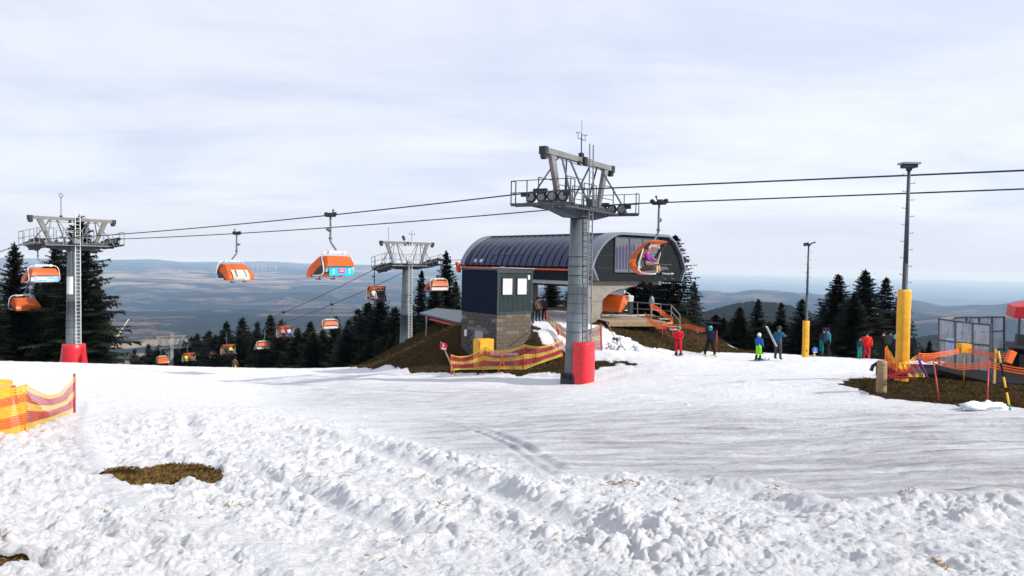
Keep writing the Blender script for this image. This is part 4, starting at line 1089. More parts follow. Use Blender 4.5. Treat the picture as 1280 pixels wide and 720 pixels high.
# inner shell, flat roof top and far side
sh = MB(); inn = [(x+.12, z-.10) if k < 17 else (x-.02, z) for k, (x, z) in enumerate(prof)]
for (x, z) in inn: sh.v += [(x, .05, z), (x, SL-.05, z)]
for i in range(len(inn)-1): sh.f.append((2*i, 2*i+1, 2*i+3, 2*i+2))
sh.build('roof_shell', 'charcoal', st)
MB().box((5.6, SL/2, zt+.02), (5.4, SL+.1, .16)).bar((2.92, -.05, zt+.03), (2.92, SL+.05, zt+.03), .26, .2).build('roof_ridge', 'navy_seam', st)
# rim trims at both ends
def trim(y0, y1, name, m, gr=.16, th=.16):
    outp = arc(grow=gr); t_ = MB(); inp = arc(grow=gr-th)
    n = len(outp)
    for (x, z), (a, b) in zip(outp, inp): t_.v += [(x, y0, z), (x, y1, z), (a, y0, b), (a, y1, b)]
    for i in range(n-1):
        k = 4*i; t_.f += [(k, k+1, k+5, k+4), (k+2, k+6, k+7, k+3), (k, k+4, k+6, k+2), (k+1, k+3, k+7, k+5)]
    return t_.build(name, m, st)
trim(-.55, .75, 'end_trim', 'trim_grey'); trim(SL-.35, SL+.22, 'end_trim', 'trim_grey')
trim(-.60, -.50, 'trim_edge', 'trim_grey', .17, .19)
# end face
def face(y, name, holes=True):
    p = arc(grow=-.06); f = MB()
    f.prism(p, y, y+.12); return f.build(name, 'charcoal', st)
face(-.32, 'end_face'); face(SL-.1, 'back_face')
# glazing in the end face with posts seen behind it
gx0, gx1, gz0, gz1 = 2.35, 7.2, zb+.62, zt-.22
M['glaze'] = mat('dark_glazing', (.05, .05, .075), .08, 0, .5, 1.6, col2=(.115, .105, .10), stretch=(1.6, 1, .5), coat=.6)
MB().box(((gx0+gx1)/2, -.36, (gz0+gz1)/2), (gx1-gx0, .05, gz1-gz0)).build('window', 'glaze', st)
g_ = MB()
for x in (gx0, gx0+1.55, 5.4, gx1): g_.box((x, -.40, (gz0+gz1)/2), (.07, .06, gz1-gz0))
g_.box(((gx0+gx1)/2, -.40, gz0), (gx1-gx0, .07, .06)).box(((gx0+gx1)/2, -.40, gz1), (gx1-gx0, .07, .05)); g_.build('window_frame', 'frame_slate', st)
g2 = MB().box(((gx0+gx1)/2+.8, -.42, gz0+.75), (gx1-gx0-1.6, .05, .06)).box(((gx0+gx1)/2+.8, -.42, gz0+1.5), (gx1-gx0-1.6, .05, .05)); g2.build('window_rail', 'trim_grey', st)
M['window_lilac'] = M['lilac_tone']  # same lilac tone under a second key
rl2 = MB(); rg = random.Random(5)
for k in range(7):
    x = gx0+.12+k*.34 + (k > 3)*.12; h0 = gz0+.2; h1 = gz0+rg.uniform(1.1, 1.9)
    rl2.add([(x, -.392, h0), (x+.2, -.392, h0), (x+.22, -.392, h1), (x+.1, -.392, h1+.28), (x-.02, -.392, h1)], [(0, 1, 2, 3, 4)])
rl2.build('window_shape', 'lilac_tone', st)  # row of pointed lilac shapes over the window
gr_ = MB()
for z in (zb+.9, zb+1.8): gr_.box((1.5, -.335, z), (2.3, .012, .03))
gr_.build('face_joint', 'black_plastic', st)
# orange line and dark band under the curved side
MB().bar((-.07, .3, zb+.72), (-.07, SL-.1, zb+.72), .10, .13).build('orange_stripe', 'orange_line', st)
MB().box((.22, SL/2, zb+.28), (.3, SL-.3, .75)).build('lower_fascia', 'charcoal', st)
dc = MB()
def onroof(y, a0, a1, wd, mb, sk=0):
    i0, i1 = a0, a1
    def at(a): 
        k = int(a); f = a-k; k = min(k, len(near)-2); return near[k][0]*(1-f)+near[k+1][0]*f-.035, near[k][1]*(1-f)+near[k+1][1]*f+.035
    n = 4
    for j in range(n):
        u0 = i0+(i1-i0)*j/n; u1 = i0+(i1-i0)*(j+1)/n; p0 = at(u0); p1 = at(u1)
        y0 = y+sk*(j/n); y1 = y+sk*((j+1)/n)
        w0 = wd*(1-.8*(j/n)) if sk else wd; w1 = wd*(1-.8*((j+1)/n)) if sk else wd
        mb.add([(p0[0], y0, p0[1]), (p0[0], y0+w0, p0[1]), (p1[0], y1+w1, p1[1]), (p1[0], y1, p1[1])], [(0, 1, 2, 3)])
pd = MB(); onroof(13.05, .6, 1.55, .42, pd); onroof(12.2, .6, 1.55, .45, pd); pd.build('roof_patch', 'pale_decal', st)
ld_ = MB()
for y, w_ in ((10.6, .6), (9.8, .5), (9.0, .65), (8.1, .55), (7.4, .5), (5.2, .6)): onroof(y, 2.9, 6.6, w_, ld_, .15)
onroof(10.6, .5, 1.2, .45, ld_); ld_.build('roof_patch', 'lilac_tone', st)  # faint slanted lilac shapes laid over the roof panels
# orange fin at the far left end
MB().prism([(-.35, zb+.25), (-.1, zb+.25), (-.2, zb+1.0), (-.55, zb+1.15)], SL+.1, SL+.4).build('end_fin', 'orange_line', st)
# underside: floor, bracket and concrete column
us = MB(); us.box((5.2, SL/2, zb-.02), (9.0, SL-.2, .08)); us.build('soffit', 'steel_dark', st)
q2 = Matrix.Identity(3)
br = MB(); br.prism([(.15, zb-.06), (5.9, zb-.06), (5.5, zb-.42), (3.6, zb-.62), (2.5, zb-.95), (1.75, zb-1.45), (.15, zb-1.45)], .2, 1.0)
br.build('front_bracket', 'concrete_light', st)
MB().box((.95, .6, (zb-1.47)/2-.35), (1.6, .85, zb-1.47+.7)).box((.95, .6, zb-1.49), (1.72, .95, .06)).build('concrete_column', 'concrete_light', st)
MB().box((5.2, SL-2.5, zb/2-.3), (1.4, 1.2, zb+.5)).build('rear_column', 'concrete_light', st)
bm_ = MB().box((.9, SL/2+1, zb-.22), (.35, SL-3, .3)).box((8.6, SL/2, zb-.22), (.3, SL-1, .3))
for y in (3, 6, 9, 12): bm_.box((4.8, y, zb-.2), (8, .18, .22))
bm_.build('steel_beam', 'white_steel', st)
rl3 = MB()
for x in (1.9, 7.9):
    rl3.bar((x, .5, zb-.5), (x, SL-.5, zb-.5), .1, .14)
    for k in range(20): rl3.lathe([(0, -.06), (.17, -.06), (.17, .06), (0, .06)], 8, (x, .9+k*.68, zb-.32), ax=Matrix.Rotation(math.pi/2, 3, 'Y'))
rl3.build('tyre_conveyor', 'rubber', st)
MB().lathe([(2.2, -.12), (2.45, -.12), (2.45, .12), (2.2, .12)], 32, (4.9, 4.6, zb-.45)).box((4.9, 4.6, zb-.45), (4.4, .2, .14)).box((4.9, 4.6, zb-.45), (.2, 4.4, .14)).build('bull_wheel', 'galv_dark', st)
MB().box((.05, .15, .9), (.08, .3, .5)).box((-.1, .0, 1.0), (.3, .1, .1)).build('switch_box', 'black_plastic', st)
# handle lamp
def wp(x, y, z): return A0 + V*x + U*y + Vector((0, 0, PZ+z))

# cabin: container on a masonry base, with the same axes
c0 = P(621, 393, 44.0); cabz = c0.z
cab = thing('operator_cabin', 'dark container cabin with two white windows on a block wall base beside the station', 'cabin', (c0.x, c0.y, cabz), math.atan2(V.y, V.x))
CWv, CWu, CHh = 2.72, 3.55, 2.62
gzb = P(621, 449, 44).z - cabz - .6       # bottom of the base
MB().box((CWv/2, CWu/2, CHh/2), (CWv-.04, CWu-.04, CHh-.05)).build('container_core', 'cabin_grey', cab)
MB().box((-.01, CWu/2, CHh/2), (.06, CWu, CHh)).build('side_wall', 'cabin_navy_shaded', cab)  # dark navy with the shade of this sunless side painted in
ribs = MB(); n = 26; 
for i in range(n):
    x = .06+(CWv-.12)*(i+.5)/n; ribs.box((x, -.015, .95 if False else CHh/2-.08), (.055, .06, CHh-.32))
ribs.build('corrugation', 'cabin_grey', cab, stuff=True)
tr_ = MB().box((CWv/2, -.02, CHh-.07), (CWv+.08, .1, .15)).box((CWv/2, -.02, .06), (CWv+.06, .09, .13)).box((.03, -.03, CHh/2), (.1, .09, CHh)).box((CWv-.03, -.03, CHh/2), (.1, .09, CHh)).box((CWv/2, CWu/2, CHh+.04), (CWv+.22, CWu+.16, .09)); tr_.build('edge_trim', 'cabin_grey', cab)
pv = MB().tube([(-.2, .3, CHh+.16), (.9, -.15, CHh+.16), (CWv+.1, -.15, CHh+.12)], .035, 6).box((.25, -.1, CHh+.2), (.35, .1, .06)); pv.build('roof_pipe', 'galv', cab)
for x0, x1 in ((.36, 1.10), (1.52, 2.25)):
    w_ = MB().box(((x0+x1)/2, -.055, 1.66), (x1-x0, .05, .96)).build('window', 'shutter_white', cab)
    f = MB()
    for x in (x0-.03, x1+.03): f.box((x, -.07, 1.66), (.05, .06, 1.06))
    for z in (1.15, 2.17): f.box(((x0+x1)/2, -.07, z), (x1-x0+.11, .06, .05))
    f.build('window_frame', 'cabin_grey', w_)
    s = MB()
    for k in range(7 if x0 < 1 else 2): s.box(((x0+x1)/2, -.083, 1.27+k*(.13 if x0 < 1 else .4)), (x1-x0-.04, .01, .012))
    s.build('shutter_slat_line', 'trim_grey', w_)
MB().box((2.36, -.1, 2.22), (.14, .14, .28)).build('lamp', 'shutter_white', cab)
# masonry blocks, one object each on the two visible faces
def blockset():
    ms = {}
    for k, mt in (('d', 'block_dark'), ('w', 'block_warm'), ('p', 'block_pale')):
        ms[k] = [MB().box((0, 0, 0), (.485, .08, .235)).mesh('block', mt), MB().box((0, 0, 0), (.235, .08, .235)).mesh('block', mt)]
    return ms
BS = blockset()
core = MB().box((CWv/2, CWu/2, (gzb-.02)/2), (CWv-.06, CWu-.06, -gzb-.02)); core.build('base_core', 'mortar', cab)
rg = random.Random(9); rows = int(-gzb/.25)
for i in range(rows):
    z = -.14-i*.25
    for fc in (0, 1):
        Lw = CWv if fc == 0 else CWu; u = .0 if i % 2 else -.25
        while u < Lw-.05:
            a = max(u, 0); b = min(u+.5, Lw); u += .5
            if b-a < .1: continue
            if fc == 1 and 1.25 < (a+b)/2 < 2.55 and z < -1.05: continue     # door recess
            pale = rg.random() < .045 or (fc == 0 and a < .01 and i in (1, 3)) or (i == 4 and rg.random() < .3)
            key = 'p' if pale else ('w' if fc == 0 else 'd')  # blocks of the sunless face take a darker colour, shade painted in
            o = bpy.data.objects.new('block', BS[key][0]); COL.objects.link(o); o.parent = cab
            o.scale = ((b-a-.015)/.485, 1, 1)
            pr_ = rg.uniform(-.01, .012)
            if fc == 0: o.location = ((a+b)/2, .02+pr_, z)
            else: o.location = (.02+pr_, (a+b)/2, z); o.rotation_euler = (0, 0, math.pi/2)
MB().box((-.005, 1.9, -1.02), (.09, 1.9, .2)).build('lintel', 'block_pale', cab)
dr = MB().box((.0, 1.70, (gzb-1.12)/2-.0), (.06, .82, -gzb-1.12)).build('door', 'door_grey', cab)
MB().box((-.06, 2.0, -1.9), (.06, .05, .14)).build('handle', 'steel_dark', dr)
MB().box((.08, 2.32, (gzb-1.12)/2), (.05, .4, -gzb-1.12)).build('door_gap', 'black_plastic', cab)
eb = MB().box((-.05, 3.0, -1.35), (.1, .22, .4)); eb.build('meter_box', 'shutter_white', cab)
pp = MB().tube([(CWv+.02, -.05, 0), (CWv+.05, -.08, -1.2), (CWv-.2, -.2, -1.6)], .04, 6).tube([(1.0, -.12, -1.9), (CWv, -.14, -1.0)], .03, 6); pp.build('drain_pipe', 'steel_dark', cab)

# small flat shelter left of the cabin
s0 = P(524, 392, 56); s1 = P(574, 404, 50.5); s2 = P(574, 391, 58)
MBX = None
sh_ = thing('shelter', 'flat pale shelter roof with red edge on a thin post, left of the cabin', 'shelter', tuple(s0))
o3 = [Vector((0, 0, 0)), s1-s0, s2-s0+Vector((1.2, 1, 0)), s2-s0+Vector((-2.2, 4, .05))]
MB().add([v+Vector((0, 0, .06)) for v in o3]+[v-Vector((0, 0, .06)) for v in o3], [(0, 1, 2, 3), (7, 6, 5, 4), (0, 4, 5, 1), (1, 5, 6, 2), (2, 6, 7, 3), (3, 7, 4, 0)]).build('roof', 'frame_slate', sh_)
MB().bar(Vector((.1, -.06, -.22))+(s1-s0)*.25, (s1-s0)+Vector((0, -.06, -.2)), .06, .16).build('red_edge', 'net_red', sh_)
pp_ = P(533, 400, 54)-s0; MB().bar((pp_.x, pp_.y, -.05), (pp_.x, pp_.y, -2.6), .09).build('post', 'galv', sh_)

# boarding deck with planks
dk0 = P(761, 404, 51.0); DZ = dk0.z+.12
dk = thing('boarding_deck', 'low wooden boarding deck with pale planks under the front of the station', 'deck', (dk0.x, dk0.y, DZ), math.atan2(V.y, V.x)*.35)
DL = 4.4; DD = 5.0
plm = MB().box((0, 0, -.03), (.235, DD, .055)).mesh('plank', 'wood_pale')
for i in range(int(DL/.25)):
    o = bpy.data.objects.new('plank', plm); COL.objects.link(o); o.parent = dk; o.location = (.13+i*.25, DD/2, random.uniform(-.006, .006))
MB().box((DL/2, -.02, -.20), (DL, .08, .28)).build('front_board', 'wood', dk)
MB().box((-.04, DD/2, -.22), (.08, DD, .36)).build('side_board', 'stand_dark', dk)
jn = MB()
for y in (1, 2.5, 4): jn.box((DL/2, y, -.2), (DL, .12, .25))
jn.build('joist', 'wood', dk)
# railing and steps at its right end
rs_ = thing('deck_railing', 'thin metal handrail around the boarding deck and down its steps', 'railing', tuple(P(786, 400, 53)))
def rp(px, py, d): return P(px, py, d)-Vector(rs_.location)
rb = MB(); rb2 = MB()
posts = [(797, 395, 378, 53.5), (814, 399, 379, 53), (826, 395, 380, 54), (839, 396, 381, 53.5), (850, 410, 394, 52)]
for x, yb_, yt, d in posts: rb.bar(rp(x, yb_, d), rp(x, yt, d), .06)
top = [(786, 377, 54.5), (797, 378, 53.5), (814, 379, 53), (826, 380, 54), (839, 381, 53.5), (850, 394, 52)]
for a, b in zip(top[:-1], top[1:]): rb.bar(rp(*a), rp(*b), .055)
for a, b in zip(top[:-1], top[1:]): rb.bar(rp(a[0], a[1]+8, a[2]), rp(b[0], b[1]+8, b[2]), .045)
rb.build('handrail', 'galv', rs_)
for k, (x0, x1, y, d) in enumerate(((824, 838, 398.6, 53), (829, 841, 403.5, 52.3), (834, 846, 408.3, 51.6), (837, 849, 411.8, 51))):
    a = rp(x0, y, d); b = rp(x1, y, d); MB().box((a+b)/2, ((b-a).length, .32, .05)).build('step', 'white_steel', rs_)
MB().bar(rp(806, 402, 53), rp(806, 420, 52.5), .09).box(rp(808, 420, 52.4), (.4, .3, .14)).build('deck_leg', 'galv', rs_)
sg1 = thing('ticket_reader', 'white topped ticket reader post on the boarding deck, by the orange chair', 'ticket reader', tuple(P(788, 393, 52.6)), .3)
MB().box((0, 0, .45), (.28, .25, .95)).build('post', 'steel_dark', sg1); MB().box((-.02, -.02, 1.12), (.34, .28, .42), m=Matrix.Rotation(.25, 3, 'X')).build('head', 'shutter_white', sg1)
sg2 = thing('control_post', 'grey rounded control post on the deck beside the tangled orange net', 'control post', tuple(P(814, 396.5, 53)), 0)
MB().tube([(0, 0, 0), (0, 0, .8)], .06, 8).build('post', 'galv', sg2); MB().ell((0, 0, 1.12), (.2, .17, .42), 12, 8).build('head', 'trim_grey', sg2, True)
# chair waiting in the station
chair(Vector(P(767, 330, 55.5)).xyz*1.0 + Vector((0, 0, .0)), Vector((-.72, -.69)), 'empty orange bubble chair at the concrete column under the station, over the wooden deck', flip=True)
chair(wp(1.8, 9.0, zb-.35), Vector((.64, -.768)), 'dark orange chair in shadow inside the station beside the cabin', bubble='open', flip=True)

# ------------------------------------------------------------------ people
def cloth(name, col): 
    if name not in M: m_(name, col, .85, 0, .2, 7, .8, spec=.12, bscale=14)
    return M[name]
cloth('helmet_white', (.7, .7, .72)); cloth('boot_dark', (.015, .015, .018)); cloth('hair_dark', (.02, .015, .012))
TS = bpy.data.scenes.new('tmp')
def body_mesh(jn, bones, cols, root=0):
    "jn: name -> (pos, radius); bones: pairs; one skinned surface, coloured by nearest bone"
    names = list(jn); me = bpy.data.meshes.new('body_rig')
    me.from_pydata([jn[n][0] for n in names], [(names.index(a), names.index(b)) for a, b in bones], [])
    o = bpy.data.objects.new('tmp', me); TS.collection.objects.link(o)
    md = o.modifiers.new('s', 'SKIN'); md.use_smooth_shade = True
    for i, n in enumerate(names):
        sv = me.skin_vertices[0].data[i]; r = jn[n][1]; sv.radius = (r, r) if not isinstance(r, tuple) else r; sv.use_root = (i == root)
    o.modifiers.new('b', 'SUBSURF').levels = 1
    with bpy.context.temp_override(scene=TS, view_layer=TS.view_layers[0]):
        dg = bpy.context.evaluated_depsgraph_get(); dg.update()
    out = bpy.data.meshes.new_from_object(o.evaluated_get(dg), depsgraph=dg)
    bpy.data.objects.remove(o); bpy.data.meshes.remove(me)
    mats = []; 
    for b in bones:
        c = cols(b)
        if c not in mats: mats.append(c)
    out.materials.clear()
    for c in mats: out.materials.append(M[c])
    seg = [(Vector(jn[a][0]), Vector(jn[b][0]), mats.index(cols((a, b)))) for a, b in bones]
    for p in out.polygons:
        c = p.center; best = 1e9
        for a, b, k in seg:
            d = b-a; t = max(0, min(1, (c-a).dot(d)/max(d.length_squared, 1e-9))); q = (c-a-d*t).length
            if q < best: best = q; p.material_index = k
    out.name = 'body'; return out
def hand(side, pos, dirv, parent, m='boot_dark', curl=.7):
    "glove with palm, four bent fingers and a thumb"
    d = Vector(dirv).normalized(); s = Vector((side, 0, 0)); x = (s - d*s.dot(d)).normalized(); n = d.cross(x).normalized(); p = Vector(pos); g = MB()
    q = Matrix((x, n, d)).transposed()
    g.box(p + d*.04, (.085, .035, .09), m=q)
    for k in range(4):
        b = p + d*.085 + x*(-.033+.022*k); l = (.065, .078, .072, .055)[k]
        g.tube([b, b + d*l*.5 + n*l*.18*curl, b + d*l*.75 + n*l*.6*curl, b + d*l*.6 + n*l*.95*curl], .0115, 5)
    t0 = p + d*.02 - x*.04; g.tube([t0, t0 - x*.03 + d*.03 + n*.01, t0 - x*.028 + d*.062 + n*.03], .013, 5)
    g.build('glove', m, parent)
def head_parts(t, hp, tilt, look, helmet, goggles='black_plastic', s=1., hair=None, hatonly=False):
    "face with nose, mouth, ears; helmet and goggles; look = yaw of the head"
    R_ = Matrix.Rotation(look, 3, 'Z') @ Matrix.Rotation(tilt, 3, 'X'); hp = Vector(hp)
    def tr(mb):
        mb.v = [tuple(hp + R_ @ (Vector(v)*s)) for v in mb.v]; return mb
    f = MB().ell((0, 0, 0), (.076, .094, .115), 14, 10); f.ell((0, .094, -.012), (.013, .022, .022), 6, 5)
    for e in (-1, 1): f.ell((e*.078, -.005, -.005), (.012, .02, .03), 6, 5)
    f.ell((0, .05, -.09), (.04, .035, .03), 8, 6)
    h = tr(f).build('head', 'skin', t, True)
    tr(MB().tube([(-.025, .090, -.052), (0, .096, -.055), (.025, .090, -.052)], .006, 5)).build('mouth', 'net_red', h)
    e_ = MB()
    for e in (-1, 1): e_.ell((e*.03, .083, .018), (.012, .008, .008), 6, 4)
    tr(e_).build('eyes', 'hair_dark', h)
    if helmet:
        hm = MB(); n = 16; prof = [(.112, -.05), (.118, .0), (.117, .05), (.10, .10), (.07, .135), (.03, .15), (0, .152)]
        hm.lathe(prof, n, (0, -.012, .01), 1, 1.12)
        hm.box((0, .115, .045), (.14, .05, .02)); hm.ell((-.1, -.01, -.06), (.025, .045, .05), 6, 5); hm.ell((.1, -.01, -.06), (.025, .045, .05), 6, 5)
        hv = [v if not (v[1] > .09 and v[2] < .03) else (v[0], .085, v[2]) for v in hm.v]; hm.v = hv
        tr(hm).build('helmet', helmet, t, True)
        if goggles:
            g = MB().box((0, .105, .022), (.15, .045, .07)); tr(g).build('goggles', goggles, t)
    elif hair:
        tr(MB().ell((0, -.02, .03), (.092, .1, .112), 12, 8)).build('hair', hair, t, True)
def person(label, loc, yaw, h=1.75, jacket='boot_dark', pants='boot_dark', helmet='helmet_white', pose=None, group=None, boots='boot_dark', skis=None, lean=0., look=0., gloves=True, goggles='black_plastic', arms=((-1, (-.26, .02, 1.16), (-.24, .16, .95)), (1, (.26, .02, 1.16), (.24, .16, .95))), legs=None, hair=None, tilt=0):
    s = h/1.75
    t = thing('person', label, 'person', tuple(loc), yaw, group); t.scale = (s, s, s)
    if pose == 'sit':   # origin at the seat surface
        J = {'pelvis': ((0, 0, .12), (.17, .14)), 'waist': ((0, -.03, .30), (.16, .13)), 'chest': ((0, -.06, .50), (.19, .14)), 'neck': ((0, -.04, .66), .065), 'headb': ((0, -.03, .73), .06),
             'shl': ((-.19, -.05, .57), .085), 'ell': ((-.26, .08, .34), .06), 'wrl': ((-.20, .30, .24), .042), 'hal': ((-.19, .34, .23), .036),
             'shr': ((.19, -.05, .57), .085), 'elr': ((.26, .08, .34), .06), 'wrr': ((.20, .30, .24), .042), 'har': ((.19, .34, .23), .036),
             'hil': ((-.11, .02, .10), .12), 'knl': ((-.13, .45, .11), .09), 'anl': ((-.13, .52, -.32), .07), 'tol': ((-.13, .66, -.40), .06),
             'hir': ((.11, .02, .10), .12), 'knr': ((.13, .45, .11), .09), 'anr': ((.13, .50, -.32), .07), 'tor': ((.13, .64, -.40), .06)}
        hp = (0, 0, .83); ankle = None
    else:
        L = legs or ((-.12, .03, .50), (-.14, -.02, .12), (.12, .05, .50), (.14, .0, .12))
        ly = lean
        J = {'pelvis': ((0, 0, .95), (.19, .155)), 'waist': ((0, ly*.3, 1.12), (.185, .15)), 'chest': ((0, ly*.7, 1.33), (.21, .165)), 'neck': ((0, ly, 1.50), .062), 'headb': ((0, ly+.01, 1.57), .058),
             'shl': ((-.195, ly*.9, 1.41), .095), 'ell': (arms[0][1], .075), 'wrl': (arms[0][2], .052), 'shr': ((.195, ly*.9, 1.41), .095), 'elr': (arms[1][1], .075), 'wrr': (arms[1][2], .052),
             'hil': ((-.1, 0, .90), .115), 'knl': (L[0], .088), 'anl': (L[1], .07), 'tol': ((L[1][0]-.01, L[1][1]+.17, .07), .055),
             'hir': ((.1, 0, .90), .115), 'knr': (L[2], .088), 'anr': (L[3], .07), 'tor': ((L[3][0]+.01, L[3][1]+.17, .07), .055)}
        for a, b, c in (('hal', 'ell', 'wrl'), ('har', 'elr', 'wrr')):
            p = Vector(J[c][0]); d = (p-Vector(J[b][0])).normalized(); J[a] = (tuple(p+d*.04), .035)
        hp = (0, ly+.03, 1.655)
    B = [('pelvis', 'waist'), ('waist', 'chest'), ('chest', 'neck'), ('neck', 'headb'), ('chest', 'shl'), ('shl', 'ell'), ('ell', 'wrl'), ('wrl', 'hal'), ('chest', 'shr'), ('shr', 'elr'), ('elr', 'wrr'), ('wrr', 'har'),
         ('pelvis', 'hil'), ('hil', 'knl'), ('knl', 'anl'), ('anl', 'tol'), ('pelvis', 'hir'), ('hir', 'knr'), ('knr', 'anr'), ('anr', 'tor')]
    def cols(b):
        if b[0] in ('anl', 'anr'): return boots
        if b[0] in ('hil', 'hir', 'knl', 'knr') or b[1] in ('hil', 'hir'): return pants
        if b == ('neck', 'headb'): return 'skin'
        return jacket
    me = body_mesh(J, B, cols)
    o = bpy.data.objects.new('body', me); COL.objects.link(o); o.parent = t
    head_parts(t, hp, tilt, look, helmet, goggles, 1, hair)
    if gloves:
        for sd_, w_, e_ in ((-1, 'wrl', 'ell'), (1, 'wrr', 'elr')):
            p = Vector(J[w_][0]); hand(-sd_, p + (p-Vector(J[e_][0])).normalized()*.03, p-Vector(J[e_][0]), t)
    if pose == 'sit' or skis:
        for k in ('l', 'r'):
            an = Vector(J['an'+k][0]); to = Vector(J['to'+k][0]); z = to.z-.065; sk = MB()
            L_ = .82
            if pose == 'sit' and not skis: continue
            sk.bar((an.x, an.y-L_+.1, z), (an.x, an.y+L_, z), .085, .018, up=(0, 0, 1)).bar((an.x, an.y+L_, z), (an.x, an.y+L_+.14, z+.07), .08, .015)
            sk.box((an.x, an.y+.22, z+.035), (.07, .09, .05)).box((an.x, an.y-.12, z+.035), (.07, .12, .05))
            sk.build('ski', skis, t)
            bt = MB().box((an.x, an.y+.05, z+.09), (.1, .30, .10)).tube([(an.x, an.y-.04, z+.1), (an.x, an.y-.01, z+.34)], .075, 8); bt.build('ski_boot', boots, t)
    return t
def skipole(a, b, label, m='steel_dark'):
    a = Vector(a); b = Vector(b); t = thing('ski_pole', label, 'ski pole', tuple(b), 0, 'ski poles held by skiers'); v = a-b; n = v.normalized()
    MB().tube([(0, 0, 0), v], .012, 6).build('shaft', m, t); MB().tube([v-n*.12, v+n*.02], .02, 6).build('grip', 'rubber', t); MB().lathe([(0, -.005), (.05, 0), (0, .01)], 8, tuple(n*.08)).build('basket', 'rubber', t)
    return t
cloth('red_suit', (.62, .015, .03)); cloth('navy_jacket', (.01, .014, .035)); cloth('black_pants', (.008, .008, .01)); cloth('blue_jacket', (.02, .09, .42)); cloth('neon_green', (.30, .80, .03)); cloth('teal_jacket', (.02, .10, .17))
cloth('grey_pants', (.07, .065, .07)); cloth('teal_pants', (.005, .13, .13)); cloth('green_helmet', (.02, .35, .25)); cloth('cyan_helmet', (.05, .42, .65)); cloth('red_coat', (.75, .03, .02)); cloth('green_pants', (.01, .24, .17))
cloth('purple_jacket', (.22, .05, .30)); cloth('khaki', (.50, .36, .20)); cloth('white_pants', (.6, .6, .6)); cloth('pink', (.7, .2, .35)); cloth('yellow', (.8, .7, .05)); cloth('brown_jacket', (.12, .07, .04)); cloth('slate_jacket', (.018, .028, .04)); cloth('grey_jacket', (.05, .055, .05))
def face_cam(p, off=0): return math.atan2(p.x, -p.y) + math.pi*0 + off     # +Y of the person turned to the camera
def stand(label, px, py, d, h, off, **k):
    x, y = hit(px, py) if d is None else (0, 0)
    p = P(px, py, d) if d else Vector((x, y, 0)); z = gz(p.x, p.y)
    q = Vector((p.x, p.y, z)); yaw = math.atan2(-(-p.x), -p.y) + off
    return person(label, q, yaw, h, **k), q, yaw
def W2(q, yaw, v, h): return Vector(q) + Matrix.Rotation(yaw, 3, 'Z') @ (Vector(v)*(h/1.75))
def at_pix(px, py): x, y = hit(px, py); return y
t_, q, yw = stand('skier all in red with a green helmet standing on skis, hands together', 848, 444.5, 46, 1.76, -.25, jacket='red_suit', pants='red_suit', helmet='green_helmet', skis='steel_dark', arms=((-1, (-.27, .03, 1.15), (-.07, .20, 1.0)), (1, (.27, .03, 1.15), (.07, .20, 1.0))))
skipole(W2(q, yw, (-.1, .28, 1.0), 1.76), W2(q, yw, (-.72, .1, .9), 1.76), 'ski pole held level by the skier in red')
t_, q, yw = stand('skier in black with a blue helmet standing wide on yellow skis, one arm stretched out', 887, 441.5, 47, 1.83, .1, jacket='navy_jacket', pants='black_pants', helmet='cyan_helmet', skis='yellow', legs=((-.2, .03, .50), (-.30, -.02, .12), (.17, .05, .50), (.27, .0, .12)), arms=((-1, (-.29, .03, 1.15), (-.22, .15, .95)), (1, (.44, .05, 1.34), (.68, .12, 1.28))), lean=.05)
skipole(W2(q, yw, (.74, .14, 1.30), 1.83), W2(q, yw, (.80, .2, .12), 1.83), 'ski pole in the outstretched hand of the skier in black')
t_, q, yw = stand('child in a blue jacket and neon green trousers with a white helmet', 948, 449, 40, 1.45, 2.5, jacket='blue_jacket', pants='neon_green', helmet='helmet_white', skis='steel_dark')
t_, q, yw = stand('adult in teal jacket and grey trousers seen from behind, holding skis upright', 972, 451, 40, 1.80, 2.7, jacket='teal_jacket', pants='grey_pants', helmet='grey_jacket', skis=None, lean=.06, arms=((-1, (-.28, .05, 1.2), (-.2, .2, 1.05)), (1, (.30, .1, 1.25), (.26, .28, 1.30))))
sp_ = thing('skis', 'pair of pale skis held slantwise by the person in grey trousers', 'skis', tuple(W2(q, yw, (.30, .38, .9), 1.8)))
a = P(958, 408, 40.2)-Vector(sp_.location); b_ = P(970, 433, 39.6)-Vector(sp_.location)
MB().bar(b_, a, .10, .02).build('ski', 'shutter_white', sp_); MB().bar(b_+Vector((.03, -.05, 0)), a+Vector((.03, -.05, -.03)), .10, .02).build('ski', 'trim_grey', sp_)
stand('skier in dark teal leaning forward, left of the pair beyond the blue sign', 1026, 447, 44.5, 1.72, 1.9, jacket='slate_jacket', pants='teal_pants', helmet='slate_jacket', skis='trim_grey', lean=.14)
t_, q, yw = stand('skier in teal jacket and black trousers, right of the pair beyond the blue sign', 1035, 446.5, 45.5, 1.78, -1.9, jacket='teal_jacket', pants='black_pants', helmet='navy_jacket', skis='trim_grey', lean=.04)
skipole(W2(q, yw, (.26, .2, 1.0), 1.78), P(1040, 446.5, 45), 'ski pole standing beside the pair of skiers in teal')
t_, q, yw = stand('child in dark jacket and green trousers next to the red-suited skier', 1074, 450.5, 46, 1.45, .8, jacket='slate_jacket', pants='green_pants', helmet='black_pants', skis='steel_dark')
skipole(W2(q, yw, (-.26, .2, .95), 1.45), P(1065, 451, 46), 'ski pole planted left of the child in green trousers')
t_, q, yw = stand('adult skier in a bright red suit beside the child in green trousers', 1083, 451, 46.5, 1.78, .1, jacket='red_coat', pants='red_suit', helmet='black_pants', skis='steel_dark', goggles='black_plastic')
skipole(W2(q, yw, (.3, .2, .98), 1.78), P(1088.5, 451, 46.3), 'pale ski pole right of the adult in the bright red suit', 'trim_grey')
